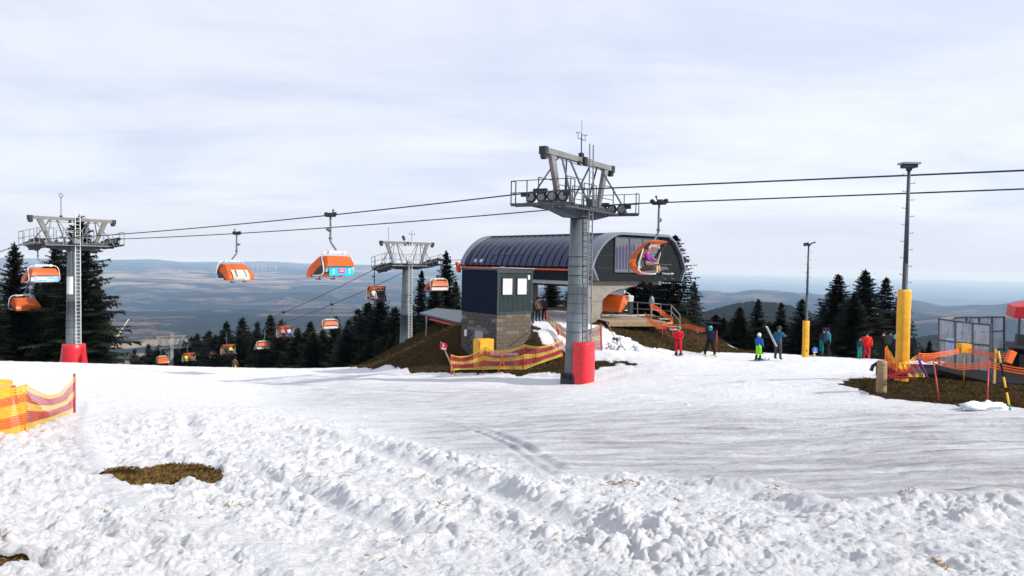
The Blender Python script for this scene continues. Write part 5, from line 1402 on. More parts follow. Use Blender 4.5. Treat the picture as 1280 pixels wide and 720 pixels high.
grp = [(1103, 455, 42, 1.62, 'black_pants', 'person in black with dark helmet, leftmost of the group left of the near pole', 'black_pants', .5), (1112, 455, 41, 1.62, 'grey_jacket', 'person in dark grey-green jacket, middle of the group left of the near pole', 'black_pants', 2.8),
       (1118, 456, 40, 1.38, 'navy_jacket', 'child with light blue helmet close to the left side of the near pole', 'cyan_helmet', 2.2), (1138, 455, 42, 1.56, 'navy_jacket', 'person in dark blue standing just right of the near yellow pole', 'slate_jacket', 2.9)]
for px, py, d, h, jk, lb, hl, off in grp:
    stand(lb, px, py, d, h, off, jacket=jk, pants='black_pants', helmet=hl, skis='steel_dark')
stand('distant person in brown jacket and khaki trousers at the snow crest before dark trees', 293, 465, 66, 1.78, 2.6, jacket='brown_jacket', pants='khaki', helmet='hair_dark', goggles=None, lean=.05)
# riders
def riders(ch, specs):
    mw = Matrix.LocRotScale(ch.location, ch.rotation_euler, ch.scale)
    for xo, jk, pt, hl, lb in specs:
        p = mw @ Vector(((.35 if ch is rider_chair else -.35)+xo, -.12, -3.05)); person(lb, p, ch.rotation_euler.z, 1.72*ch.scale[0], jacket=jk, pants=pt, helmet=hl, pose='sit', skis='steel_dark' if 'tan' not in lb else None, hair='hair_dark' if hl is None else None, gloves=False, look=-.4 if 'tan' in lb else 0)
riders(rider_chair, [(.55, 'purple_jacket', 'khaki', None, 'rider in purple jacket and tan trousers on the chair with raised bubble')])
riders(cb473, [(.35, 'white_pants', 'white_pants', 'helmet_white', 'rider in pale clothes on the chair left of the middle tower'), (-.25, 'black_pants', 'black_pants', 'black_pants', 'rider in black in the middle of the chair by the middle tower'), (-.75, 'slate_jacket', 'navy_jacket', 'black_pants', 'dark-clad rider on the right of the chair by the middle tower')])
riders(cb356, [(.35, 'pink', 'black_pants', 'helmet_white', 'rider with a pink jacket on the chair above the spruce belt'), (-.55, 'white_pants', 'blue_jacket', 'cyan_helmet', 'rider in white on the chair above the spruce belt')])
riders(cb285, [(.3, 'slate_jacket', 'black_pants', 'black_pants', 'dark rider on the right chair of the close pair'), (-.4, 'yellow', 'slate_jacket', 'helmet_white', 'yellow-clad rider on the right chair of the close pair')])
riders(cb233, [(.5, 'yellow', 'neon_green', 'black_pants', 'rider in yellow on the chair by the small distant tower'), (0, 'red_suit', 'black_pants', 'helmet_white', 'rider in red on the chair by the small distant tower')])
# people waiting in the shade of the station
for px, d, jk, lb in ((664, 51, 'black_pants', 'dark figure in the station, nearest to the cabin wall'), (672, 53, 'brown_jacket', 'figure in brown in the shade of the station'), (680, 54, 'slate_jacket', 'dark figure in the station, right of the one in brown')):
    p = P(px, 400, d); person(lb, (p.x, p.y, gz(p.x, p.y)), math.atan2(p.x, -p.y)+.5, 1.75, jacket=jk, pants='black_pants', helmet='black_pants', skis=None, gloves=False)

# ------------------------------------------------------------------ nets, posts, poles
def net(parent, P0, P1, h0, h1, sag, bands, cell=.07, wd=.018, sagb=.0, name='net', lean=(0, 0, 0), nseg=None):
    """netting between two posts: real strands, one part per colour. P0, P1 bottom points, h heights, sag of the top edge.
    bands: list of (fraction, colour) from top to bottom"""
    P0 = Vector(P0); P1 = Vector(P1); L = (P1-P0).length; n = nseg or max(6, int(L/cell)); H = max(h0, h1); m = max(6, int(H/cell))
    side = (P1-P0).cross(Vector((0, 0, 1))).normalized()
    def pt(u, v):   # v 0 bottom 1 top
        h = h0*(1-u)+h1*u; s = 4*u*(1-u)
        return P0*(1-u)+P1*u + Vector(lean)*v*(1-abs(2*u-1)*0) + Vector((0, 0, v*h - s*sag*v + s*sagb*(1-v))) + side*(.06*s*math.sin(v*3.1)+.02*math.sin(u*17+v*4))
    mbs = {}
    tot = 0
    for fr, c in bands: mbs.setdefault(c, MB())
    def colat(v):
        a = 0
        for fr, c in bands:
            a += fr
            if (1-v) <= a+1e-6: return c
        return bands[-1][1]
    up = Vector((0, 0, 1)); tn = (P1-P0).normalized()
    for j in range(m+1):
        v = j/m; c = colat(v-.5/m if j else .01); mb = mbs[c]; w_ = wd*(1.6 if j in (0, m) else 1)
        k0 = len(mb.v)
        for i in range(n+1):
            p = pt(i/n, v); mb.v += [tuple(p-up*w_/2), tuple(p+up*w_/2)]
        mb.f += [(k0+2*i, k0+2*i+2, k0+2*i+3, k0+2*i+1) for i in range(n)]
    for i in range(n+1):
        u = i/n
        for j in range(m):
            c = colat((j+.5)/m); mb = mbs[c]; a = pt(u, j/m); b = pt(u, (j+1)/m); k = len(mb.v)
            mb.v += [tuple(a-tn*wd/2), tuple(a+tn*wd/2), tuple(b+tn*wd/2), tuple(b-tn*wd/2)]; mb.f.append((k, k+1, k+2, k+3))
    for c, mb in mbs.items():
        if mb.f: 
            o = mb.build(name, c, parent, stuff=True)
def post(parent, b, t, r, m='red_plastic', name='post', n=8):
    return MB().tube([b, t], r, n, r*.9).build(name, m, parent, True)
BANDS = [(.10, 'net_yellow'), (.29, 'net_red'), (.2, 'net_yellow'), (.30, 'net_red'), (.11, 'net_yellow')]
def gp(px, py, d=None):
    x, y = hit(px, py) if d is None else (P(px, py, d).x, d); return Vector((x, y, gz(x, y)))
# left foreground net
a1 = P(93, 514, 20.3); a2 = P(32, 539, 14.8); a0 = P(-110, 578, 11.0)
for v in (a1, a2, a0): v.z = gz(v.x, v.y)
nf = thing('safety_net', 'orange and yellow safety net on two red posts at the left edge of the snow', 'safety net', tuple(a1))
o = Vector(nf.location)
t1 = P(93, 467, 20.3); t2 = P(17, 482, 14.8); t0 = P(-110, 470, 11)
post(nf, a1-o-Vector((0, 0, .2)), t1-o, .035, 'net_red'); post(nf, a2-o-Vector((0, 0, .2)), t2-o, .038, 'net_red'); post(nf, a0-o, t0-o, .035, 'net_red')
NB = [(.13, 'net_yellow'), (.27, 'net_red'), (.17, 'net_yellow'), (.28, 'net_red'), (.15, 'net_yellow')]
DB = [(.16, 'net_deep'), (.24, 'orange_net'), (.2, 'net_deep'), (.25, 'orange_net'), (.15, 'net_deep')]; YB = [(1, 'net_deep')]
net(nf, a2-o, a1-o, .98, 1.02, .40, NB, .045, .017, .03, lean=(0, 0, 0))
net(nf, a0-o, a2-o, .98, .92, .12, DB, .06, .030, .0)
net(nf, a0-o+Vector((-.45, .1, .10)), a2-o+Vector((-.35, .1, .03)), 1.2, .95, .02, YB, .05, .030)
net(nf, a2-o+Vector((-.12, .0, 0)), a2-o+(a1-a2)*.5+Vector((-.12, .0, 0)), .84, .12, .0, YB, .05, .032)
# middle nets before the cabin
mid = [(564, 465, 443, 40.5, 0), (604, 464, 434, 40.8, 3), (655, 464, 430, 40.6, 0), (703, 447, 424, 41.5, -9)]
mn = thing('safety_net', 'red and yellow safety net sagging between red posts in front of the cabin', 'safety net', tuple(P(604, 464, 40.8)))
o = Vector(mn.location); bp_ = []
for x, yb_, yt, d, lx in mid:
    b = P(x, yb_, d); t = P(x+lx, yt, d); b.z = min(b.z, b.z); bp_.append((b, t)); post(mn, b-o-Vector((0, 0, .15)), t-o, .045)
for (b0, t0_), (b1, t1_) in zip(bp_[:-1], bp_[1:]):
    net(mn, b0-o+Vector((0, -.05, .12)), b1-o+Vector((0, -.05, .12)), (t0_-b0).length-.15, (t1_-b1).length-.15, .26, BANDS, .09, .027, .02)
xs = MB().bar(P(623, 464, 40.2)-o, P(631, 436, 40.2)-o, .05).bar(P(632, 462, 40.2)-o, P(624, 437, 40.2)-o, .05); xs.build('crossed_stake', 'orange_net', mn)
un = thing('safety_net', 'second red and yellow net behind the main tower pole, running up to the station', 'safety net', tuple(P(697, 410, 47)))
o = Vector(un.location); up_ = [(683, 400, 388, 48, 0), (698, 417, 405, 46.5, -3), (720, 432, 412, 45, 0), (752, 441, 405, 42.5, -1)]
bp_ = [(P(x, yb_, d), P(x+lx, yt, d)) for x, yb_, yt, d, lx in up_]
for b, t in bp_: post(un, b-o-Vector((0, 0, .1)), t-o, .045)
for (b0, t0_), (b1, t1_) in zip(bp_[:-1], bp_[1:]): net(un, b0-o, b1-o, (t0_-b0).length, (t1_-b1).length, .18, BANDS, .09, .04, .02)
# yellow cabinet, white crate, bamboo pole with the red round sign
yc = thing('cabinet', 'yellow cabinet with a ribbed side standing in front of the grey door', 'cabinet', tuple(P(604, 458, 42.4)), .62)
MB().box((0, 0, .78), (1.05, .55, 1.62)).build('body', 'yellow_pad', yc); MB().box((-.1, -.3, .8), (.72, .04, 1.4)).build('door', 'yellow_pad', yc)
lv = MB()
for k in range(8): lv.box((.545, 0, .25+k*.17), (.03, .46, .05))
lv.build('louvre', 'bamboo', yc); MB().box((-.15, -.325, .75), (.05, .02, .12)).build('latch', 'steel_dark', yc)
wc = thing('crate', 'long pale plastic crate behind the crossed stakes of the net', 'crate', tuple(P(630, 462, 41.7)), .1)
MB().box((0, 0, .45), (1.5, .7, .75)).build('body', 'block_pale', wc); MB().box((0, 0, .86), (1.56, .76, .08)).build('lid', 'shutter_white', wc)
bs = thing('pole_sign', 'leaning bamboo pole with a round red no-entry sign, left of the cabin net', 'sign', tuple(P(569, 466.5, 39.8)))
o = Vector(bs.location); tp = P(551, 427, 39.8)-o; MB().tube([Vector((0, 0, -.1)), tp*.5+Vector((.01, 0, 0)), tp], .035, 8).build('pole', 'bamboo', bs, True)
sc_ = P(554.5, 433, 39.7)-o; axm = Matrix.Rotation(math.pi/2, 3, 'X')
dsc = MB().lathe([(0, -.02), (.205, -.02), (.205, .02), (0, .02)], 28, tuple(sc_), ax=axm).build('sign_disc', 'red_plastic', bs)
MB().box(sc_+Vector((.02, -.03, -.12)), (.26, .012, .07), m=Matrix.Rotation(.15, 3, 'Y')).build('white_bar', 'sign_white', dsc)
MB().ell(sc_+Vector((-.01, -.03, .13)), (.028, .012, .028), 8, 6).bar(sc_+Vector((-.01, -.03, .1)), sc_+Vector((.0, -.03, -.02)), .055, .012).bar(sc_+Vector((-.01, -.03, .06)), sc_+Vector((.06, -.03, .0)), .02, .012).bar(sc_+Vector((-.01, -.03, .06)), sc_+Vector((-.07, -.03, .02)), .02, .012).build('walker_symbol', 'sign_white', dsc)
# orange tape beside the deck and down the slope
def tape(parent, pts, r=.05, m='orange_net', n=3, spread=.10):
    for k in range(n):
        q = []
        for i in range(len(pts)-1):
            a, b = Vector(pts[i]), Vector(pts[i+1])
            for j in range(6):
                u = j/6; q.append(a.lerp(b, u)-Vector((0, 0, .12*4*u*(1-u)*(b-a).length*.18 + k*spread)))
        q.append(Vector(pts[-1])-Vector((0, 0, k*spread))); mb = MB()
        k0 = 0
        for p in q: mb.v += [tuple(p), tuple(p-Vector((0, 0, r*.9)))]
        for i in range(len(q)-1): mb.f.append((2*i, 2*i+2, 2*i+3, 2*i+1))
        mb.build('net_strand', m, parent)
ot = thing('orange_netting', 'tangled orange netting hanging over the deck steps and down the slope', 'netting', tuple(P(826, 405, 51.5)))
o = Vector(ot.location)
def LP(px, py, d): return P(px, py, d)-o
tape(ot, [LP(806, 390, 51.5), LP(816, 399, 51.3), LP(829, 405, 51), LP(838, 404, 51), LP(841, 396, 51.5), LP(832, 391, 52), LP(822, 383, 52), LP(813, 379, 52)], .045, n=5, spread=.075)
tape(ot, [LP(808, 396, 51.2), LP(822, 406, 51), LP(838, 405, 51), LP(860, 405, 50), LP(882, 411, 49)], .045, n=4, spread=.08)
for x, yt, yb_, d in ((828, 406, 424, 50.5), (841, 407, 430, 50), (872, 409, 430, 49), (896, 413, 436, 48)): post(ot, LP(x, yb_+2, d), LP(x, yt, d), .03, 'net_red', 'stake', 6)
MB().bar(LP(828, 407, 50.5), LP(840, 425, 50), .03).build('stake', 'net_red', ot)
sv = thing('shovel', 'snow shovel stuck in the snow heap behind the main tower', 'shovel', tuple(P(770, 426, 45)))
o = Vector(sv.location); tp = P(758, 402, 45.5)-o; MB().tube([(0, 0, .05), tp], .022, 6).build('handle', 'wood', sv); MB().box((0, 0, .02), (.42, .3, .04), m=Matrix.Rotation(.5, 3, 'X')).box((0, .12, .1), (.42, .03, .16)).build('blade', 'black_plastic', sv)
# heap of broken snow
def lump_mesh(c, r, seed, n=3):
    bm = bmesh.new(); bmesh.ops.create_icosphere(bm, subdivisions=n, radius=1); rg_ = random.Random(seed); of = rg_.uniform(0, 50)
    co = np.array([v.co[:] for v in bm.verts]); k = 1 + .35*fbm(co[:, 0]*1.7+of, co[:, 1]*1.7+co[:, 2]*1.3, 4, 7) + .2*fbm(co[:, 2]*3+of, co[:, 0]*3, 3, 9)
    for v, s in zip(bm.verts, k): v.co = Vector((v.co.x*r[0]*s, v.co.y*r[1]*s, max(v.co.z, -.4)*r[2]*s))
    me = bpy.data.meshes.new('snow_lump'); bm.to_mesh(me); bm.free(); me.shade_smooth(); me.materials.append(M['snow_lump']); return me
hp_ = gp(779, 438, 43.5)
shp = thing('snow_heap', 'heap of broken shovelled snow right behind the main tower', 'snow heap', tuple(hp_))
rg_ = random.Random(2)
for k in range(120):
    a = rg_.uniform(0, 6.28); q = rg_.random()**.6; x = q*1.15*math.cos(a); y = q*.8*math.sin(a); z = .62*(1-q)**.9 + rg_.uniform(-.05, .06); s = rg_.uniform(.07, .21)
    o_ = bpy.data.objects.new('snow_chunk', lump_mesh(None, (s, s*.9, s*.7), k, 2)); COL.objects.link(o_); o_.parent = shp; o_.location = (x, y, z); o_.rotation_euler = (rg_.uniform(0, 3), rg_.uniform(0, 3), a)
p = gp(1234, 513); 
o_ = bpy.data.objects.new('snow_block', lump_mesh(None, (.42, .26, .13), 77, 4)); COL.objects.link(o_); o_.location = p+Vector((0, 0, .04)); tag(o_, 'flat white snow block at the edge of the brown ground on the right', 'snow block')

# light poles
def lightpole(label, px, py, d, ytop, pad_top, padw, pxtop, head):
    b = P(px, py, d); b.z = min(gz(b.x, b.y), b.z+.1); tp = P(pxtop, ytop, d); h = tp.z-b.z; t = thing('light_pole', label, 'light pole', tuple(b), 0, 'light poles with yellow pads')
    lx = 0.0
    MB().tube([(0, 0, -.3), (0, 0, h*.55)], .085*padw, 12, .075*padw).tube([(0, 0, h*.55), (0, 0, h)], .07*padw, 12, .045*padw).build('pole', 'galv_dark', t, True)
    r = MB(); ph = P(px, pad_top, d).z-b.z; k = 0; z = ph+.2
    while z < h-.2:
        s = -1 if k % 2 else 1; r.bar((0, 0, z), (s*.17*padw, -.02, z), .018); r.bar((s*.17*padw, -.02, z), (s*.17*padw, -.02, z+.03), .018); z += .24; k += 1
    r.build('climbing_peg', 'galv', t, stuff=True)
    pd_ = MB(); R0 = .165*padw; zs = [(-.1), .1, ph*.25, ph*.5, ph*.75, ph-.06, ph]; n = 20; vs = []
    for i, z in enumerate(zs):
        for j in range(n):
            a = 2*math.pi*j/n; e = (abs(math.cos(a))**4+abs(math.sin(a))**4)**(-1/4); q = R0*e*(1+.035*math.sin(z*3.1+j)*1 - .04*(i == 6)); 
            if head == 'square' and 3 < j < 5: q *= .86
            vs.append((q*math.cos(a), q*math.sin(a), z))
    pd_.add(vs, [(i*n+j, i*n+(j+1) % n, (i+1)*n+(j+1) % n, (i+1)*n+j) for i in range(len(zs)-1) for j in range(n)]+[tuple(6*n+j for j in range(n))])
    pd_.build('pad', 'yellow_pad', t, True)
    if head == 'square':
        MB().box((0, 0, h+.05), (.36, .3, .10)).box((0, 0, h-.02), (.12, .12, .12)).build('lamp', 'steel_dark', t)
        MB().box((0, 0, h+.125), (.50, .38, .05)).build('lamp_cap', 'galv', t)
    else:
        MB().bar((-.05, -.05, h), (.32, -.15, h+.16), .3, .07).bar((0, 0, h-.1), (.1, 0, h+.05), .08).bar((-.3, 0, h+.0), (0, 0, h+.05), .06, .2).build('lamp', 'steel_dark', t)
        MB().box((.01, -R0-.01, .42), (.05, .02, .10)).build('mark', 'stand_dark', t)
    return t
lp1 = lightpole('near light pole with a tall wrinkled yellow pad, beside the glass windbreak', 1127, 469, 21.5, 210, 362, .97, 1136, 'square')
lightpole('far light pole with a smooth yellow pad between the skiers', 1006.5, 444, 43.5, 306, 401, 1.02, 1011, 'tilt')
lg = P(1101.5, 487, 18.5); lg.z = gz(lg.x, lg.y)
t = thing('log_post', 'short thick round wooden post in front of the near light pole', 'post', tuple(lg)); MB().lathe([(.125, -.2), (.125, .3), (.118, .74), (.105, .77), (0, .775)], 18).build('log', 'wood', t, True); 
ry = MB().tube([(-.22, .1, .50), (-.17, .12, .62), (0, .14, .72), (.13, .13, .70), (.19, .1, .6), (.2, .1, .5)], .045, 7).build('rubber_ring', 'rubber', t, True)
t = thing('blue_sign', 'small round blue sign on a short wooden post right of the far light pole', 'sign', tuple(gp(1018, 445.5, 42))); MB().bar((0, 0, -.1), (0, 0, .42), .07).build('post', 'bamboo', t)
MB().lathe([(0, -.02), (.16, -.02), (.16, .02), (0, .02)], 20, (0, -.05, .50), ax=axm).build('disc', 'sign_blue', t); MB().bar((-.02, -.08, .42), (.04, -.08, .57), .035, .012).bar((.04, -.08, .50), (-.05, -.08, .50), .03, .012).box((0, -.075, .36), (.24, .012, .035)).build('symbol', 'sign_white', t)
# nets round the near pole
nn = thing('safety_net', 'slack orange and red net wrapped around the foot of the near light pole', 'safety net', tuple(lp1.location))
o = Vector(nn.location)
def Q(px, py, d): return P(px, py, d)-o
ON = [(.25, 'net_deep'), (.4, 'orange_net'), (.35, 'net_red')]; PN = [(.2, 'net_deep'), (.35, 'net_red'), (.3, 'block_pale'), (.15, 'net_yellow')]
net(nn, Q(1107, 466, 21.2), Q(1122, 470, 20.9), .78, .35, .02, ON, .05, .03, nseg=12)
net(nn, Q(1120, 470, 20.9), Q(1136, 470, 20.9), .28, .34, .02, ON, .05, .034, nseg=10)
net(nn, Q(1135, 470, 20.9), Q(1157, 471, 21.1), .36, .62, .04, PN, .05, .016, lean=(-.25, 0, 0), nseg=12)
post(nn, Q(1159, 472, 21), Q(1146, 444, 21.1), .035, 'purple_jacket'); post(nn, Q(1107, 468, 21.2), Q(1107, 434, 21.2), .025, 'orange_net')
for a, b in (((1106, 471, 20.7), (1144, 462, 20.6)), ((1112, 472, 20.6), (1146, 472, 20.4)), ((1104, 469, 20.8), (1132, 473, 20.5))): MB().bar(Q(*a), Q(*b), .05).build('fallen_post', 'net_red', nn)
# orange tape fence with thin stakes before the windbreak
of = thing('tape_fence', 'orange strand fence on thin red stakes in front of the glass windbreak', 'tape fence', tuple(P(1172, 492, 17.5)))
o = Vector(of.location)
def Q(px, py, d): return P(px, py, d)-o
def gbase(px, py, d): b = P(px, py, d); b.z = gz(b.x, b.y); return b-o
tape(of, [Q(1148, 441, 20), Q(1166, 447, 17.6), Q(1201, 455, 17.2), Q(1236, 451, 16.6), Q(1290, 461, 15.6)], .035, n=3, spread=.055)
tape(of, [Q(1148, 441, 20), Q(1176, 439.5, 21), Q(1205, 433, 22), Q(1232, 440, 21), Q(1262, 441, 20)], .035, n=3, spread=.055)
tape(of, [Q(1148, 441, 20), Q(1153, 447, 18.6), Q(1166, 447, 17.6)], .04, n=2, spread=.05)
post(of, gbase(1175, 500, 16.6)-Vector((0, 0, .1)), Q(1166, 446, 17.4), .016, 'net_red', 'stake', 6); post(of, gbase(1234, 507, 15.7)-Vector((0, 0, .1)), Q(1236, 450, 16.3), .018, 'net_red', 'stake', 6)
post(of, gbase(1173, 476, 20)-Vector((0, 0, .1)), Q(1166, 446, 17.8), .012, 'net_red', 'stake', 6); post(of, gbase(1205, 470, 22), Q(1205, 432, 22), .018, 'net_deep', 'stake', 6)
MB().box(Q(1205, 435, 21.9), (.3, .3, .26)).build('bundle', 'net_deep', of); MB().box(Q(1263, 446, 19.8), (.16, .12, .34), m=Matrix.Rotation(.4, 3, 'Y')).build('bundle', 'orange_net', of)
bb = thing('marker_pole', 'leaning black and yellow banded marker pole in front of the dark stall', 'marker pole', tuple(gbase(1263, 512, 14.8)+o)); ob = Vector(bb.location); tp = P(1248, 439, 15.2)-ob
for k, (u0, u1, c) in enumerate(((0, .1, 'green_helmet'), (.1, .3, 'net_deep'), (.3, .38, 'stand_dark'), (.38, .56, 'net_deep'), (.56, .8, 'stand_dark'), (.8, 1, 'net_yellow'))): MB().tube([tp*u0, tp*u1], .019, 8).build('band', c, bb, True)
t = thing('stake', 'short pale wooden stake standing behind the marker pole', 'stake', tuple(gbase(1243, 470, 21)+o)); MB().bar((0, 0, 0), (0, 0, 1.0), .05).build('stick', 'bamboo', t)

# glass windbreak, platform, drinks stall
wb = thing('windbreak', 'scratched glass windbreak of tall framed panes on the right', 'windbreak', tuple(P(1176, 475, 24)))
o = Vector(wb.location)
def Q(px, py, d): return P(px, py, d)-o
def pane_row(xs, yt, yb_, ds, mid=True, cols=1):
    n = len(xs)-1
    for i in range(n):
        a = (xs[i], yt[i], yb_[i], ds[i]); b = (xs[i+1], yt[i+1], yb_[i+1], ds[i+1])
        A, B, C, D = Q(a[0], a[2], a[3]), Q(b[0], b[2], b[3]), Q(b[0], b[1], b[3]), Q(a[0], a[1], a[3])
        k = (.62, .60)
        Am, Bm = A.lerp(D, .56), B.lerp(C, .56); th = (B-A).cross(Vector((0, 0, 1))).normalized()*.012
        for (p, q, r, s) in ((A, B, Bm, Am), (Am, Bm, C, D)):
            mb = MB(); mb.add([v-th for v in (p, q, r, s)]+[v+th for v in (p, q, r, s)], [(0, 1, 2, 3), (7, 6, 5, 4), (0, 4, 5, 1), (1, 5, 6, 2), (2, 6, 7, 3), (3, 7, 4, 0)]); mb.build('pane', 'glass', wb)
        MB().bar(D, C, .05, .05).build('top_rail', 'frame_slate', wb); MB().bar(Am, Bm, .05, .05).build('middle_rail', 'frame_slate', wb); MB().bar(A, B, .06, .06).build('bottom_rail', 'frame_slate', wb)
    for i in range(n+1): MB().bar(Q(xs[i], yb_[i]+3, ds[i]), Q(xs[i], yt[i]-1, ds[i]), .05, .05).build('upright', 'frame_slate', wb)
pane_row([1174, 1194.5, 1216, 1238.5], [398.5, 401.5, 404, 406], [458, 461, 463, 465], [24, 23.2, 22.4, 21.6])
pane_row([1192, 1208, 1224, 1240, 1255], [397.5, 397, 397, 396.5, 396.3], [440, 439, 438, 437, 436], [27.5, 27.2, 26.9, 26.6, 26.3])
MB().bar(Q(1174, 399, 24), Q(1192, 397, 27.5), .06).build('top_rail', 'galv', wb)
MB().box(Q(1189, 432, 25), (.35, .05, .5)).build('poster', 'ad_blue', wb); MB().box(Q(1201, 434, 25), (.22, .2, .3)).build('yellow_box', 'yellow_pad', wb)
pf = thing('platform', 'dark low platform under the glass windbreak and the stall', 'platform', tuple(P(1176, 480, 23.6))); o = Vector(pf.location)
def slab(pts, z0, z1, name, m, par, loc):
    n = len(pts); mb = MB(); mb.add([(p[0]-loc[0], p[1]-loc[1], z1-loc[2]) for p in pts]+[(p[0]-loc[0], p[1]-loc[1], z0-loc[2]) for p in pts], [tuple(range(n)), tuple(range(2*n-1, n-1, -1))]+[(i, n+i, n+(i+1) % n, (i+1) % n) for i in range(n)]); return mb.build(name, m, par)
pz = P(1176, 462, 24).z
pa, pb, pc, pd2 = P(1173, 465, 23.9), P(1240, 470, 21.4), P(1360, 470, 21.0), P(1360, 460, 29); pe = P(1190, 460, 29)
slab([pa, pb, pc, pd2, pe], pz-.10, pz, 'floor', 'stand_dark', pf, o)
for (a, b) in ((pa, pb), (pb, pc)):
    L = (b-a).length; nn_ = int(L/.5)
    for i in range(nn_):
        u = (i+.5)/nn_; c = a.lerp(b, u)
        if i % 3 == 2: continue
        MB().box((c.x-o.x, c.y-o.y+.12, (pz-.35)-o.z), (L/nn_-.03, .06, .5), m=Matrix.Rotation(math.atan2((b-a).y, (b-a).x), 3, 'Z')).build('board', 'stand_dark', pf)
MB().box(((pa.x+pb.x)/2-o.x+.6, (pa.y+pb.y)/2-o.y+2.2, pz-.45-o.z), (3.2, 2.5, .7)).build('under_box', 'stand_dark', pf)
ds = thing('drinks_stall', 'dark counter stall with a red awning and clear side panes at the right edge', 'stall', tuple(P(1270, 470, 24.5))); o = Vector(ds.location)
def Q(px, py, d): return P(px, py, d)-o
ds.rotation_euler = (0, 0, -.50)
cz = Q(1262, 434, 24.5).z; bz = pz-o.z
MB().box((1.9, .6, (cz+bz)/2), (4.0, 1.6, cz-bz)).build('counter', 'stand_dark', ds); MB().box((1.9, .4, cz+.04), (4.3, 2.0, .08)).build('counter_top', 'block_dark', ds)
MB().box((1.9, -.25, (cz+bz)/2-.1), (3.7, .05, .5)).build('front_panel', 'black_plastic', ds)
az_ = Q(1262, 397.5, 24.5).z
for x in (0.0, 1.25, 2.6): MB().box((x+.02, -.1, (cz+.3+az_)/2), (.07, .07, az_-cz)).build('stall_post', 'frame_slate', ds)
for x in (.04, .66, 1.3, 1.95): MB().box((x+.33, -.1, (cz+.35+az_)/2), (.58, .02, az_-cz-.45)).build('pane', 'glass', ds)
MB().box((1.9, -.02, cz+.25), (3.9, .5, .4)).build('shelf', 'black_plastic', ds)
x0 = -.16; ztp = Q(1280, 379, 24.5).z; xp = Q(1290, 379, 24.5).x
MB().add([(x0, -.3, az_), (4.2, -.3, az_), (4.2, -.3, az_+.38), (x0+.05, -.3, az_+.38), (x0, 2.2, az_), (4.2, 2.2, az_), (4.2, 2.2, az_+.38), (x0+.05, 2.2, az_+.38), (2.1, .95, az_+1.0)],
        [(0, 1, 2, 3), (1, 5, 6, 2), (5, 4, 7, 6), (4, 0, 3, 7), (3, 2, 8), (2, 6, 8), (6, 7, 8), (7, 3, 8)]).build('awning', 'awning_red', ds)
fc = bpy.data.curves.new('txt', 'FONT'); fc.body = 'Coca-Cola'; fc.size = .36; fc.shear = .35; fc.extrude = .006; fc.offset = .004; fc.space_character = .86
fo = bpy.data.objects.new('txt', fc); TS.collection.objects.link(fo)
with bpy.context.temp_override(scene=TS, view_layer=TS.view_layers[0]):
    dg = bpy.context.evaluated_depsgraph_get(); dg.update()
fm = bpy.data.meshes.new_from_object(fo.evaluated_get(dg)); bpy.data.objects.remove(fo); fm.materials.clear(); fm.materials.append(M['sign_white'])
bpy.data.scenes.remove(TS)
fo = bpy.data.objects.new('lettering', fm); COL.objects.link(fo); fo.parent = ds; fo.location = (.16, -.32, az_+.08); fo.rotation_euler = (math.pi/2, 0, 0)

# ------------------------------------------------------------------ far small things
def lance(label, x0, y0, x1, y1, d, base=True):
    a = P(x0, y0, d); b = P(x1, y1, d-3); t = thing('snow_lance', label, 'snow lance', tuple(b), 0, 'snow-making lances'); v = a-b
    MB().tube([(0, 0, 0), v], .07, 6, .05).build('lance_pipe', 'white_steel', t); MB().tube([v*.62, v*.70], .12, 6).build('collar', 'bamboo', t)
    MB().bar((0, 0, -2), (.3, .2, .3), .12).box((0, 0, -.8), (.5, .5, 1.2)).build('base', 'net_red', t)
lance('long pale snow lance leaning right of the tallest left spruce', 161, 399, 119, 461, 84); lance('short thin snow lance with red base further right', 146, 449, 154, 463, 90)
for i, (x, yb_) in enumerate(((204, 343), (226, 344), (316, 336), (322, 337), (320, 348), (332, 338), (345, 338), (328, 334))):
    d = 15000 if yb_ > 340 else 18500; p = P(x, yb_+1, d); t = thing('wind_turbine', ['tiny white wind turbine on the pale fields, leftmost', 'tiny wind turbine on the pale fields, second from left', 'tiny wind turbine seen just right of the orange chair with silver film', 'tiny wind turbine between two close ones on the far ridge', 'tiny wind turbine standing lower than the row on the ridge', 'tiny wind turbine right of the middle of the ridge row', 'rightmost tiny wind turbine of the ridge row', 'faint tiny wind turbine in the ridge row'][i], 'wind turbine', (p.x, p.y, p.z-60), 0, 'wind turbines on the far fields')
    H = 7/F*d; MB().tube([(0, 0, 0), (0, 0, 60+H)], H*.05, 6, H*.028).build('mast', 'turbine', t)
    rt = MB(); ph = random.uniform(0, 2)
    for k in range(3): a = ph+k*2.094; rt.tube([(0, -H*.05, 60+H), (math.cos(a)*H*.42, -H*.05, 60+H+math.sin(a)*H*.42)], H*.03, 5, H*.012)
    rt.build('rotor', 'turbine', t)
p = P(186, 452, 620); t = thing('farmhouse', 'small distant white house at the edge of the brown field', 'house', (p.x, p.y, p.z-3))
MB().box((0, 0, 2.5), (8, 6, 7)).build('wall', 'house_wall', t); MB().prism([(-4.6, 6), (4.6, 6), (0, 9.5)], -3.3, 3.3).build('roof', 'house_roof', t)
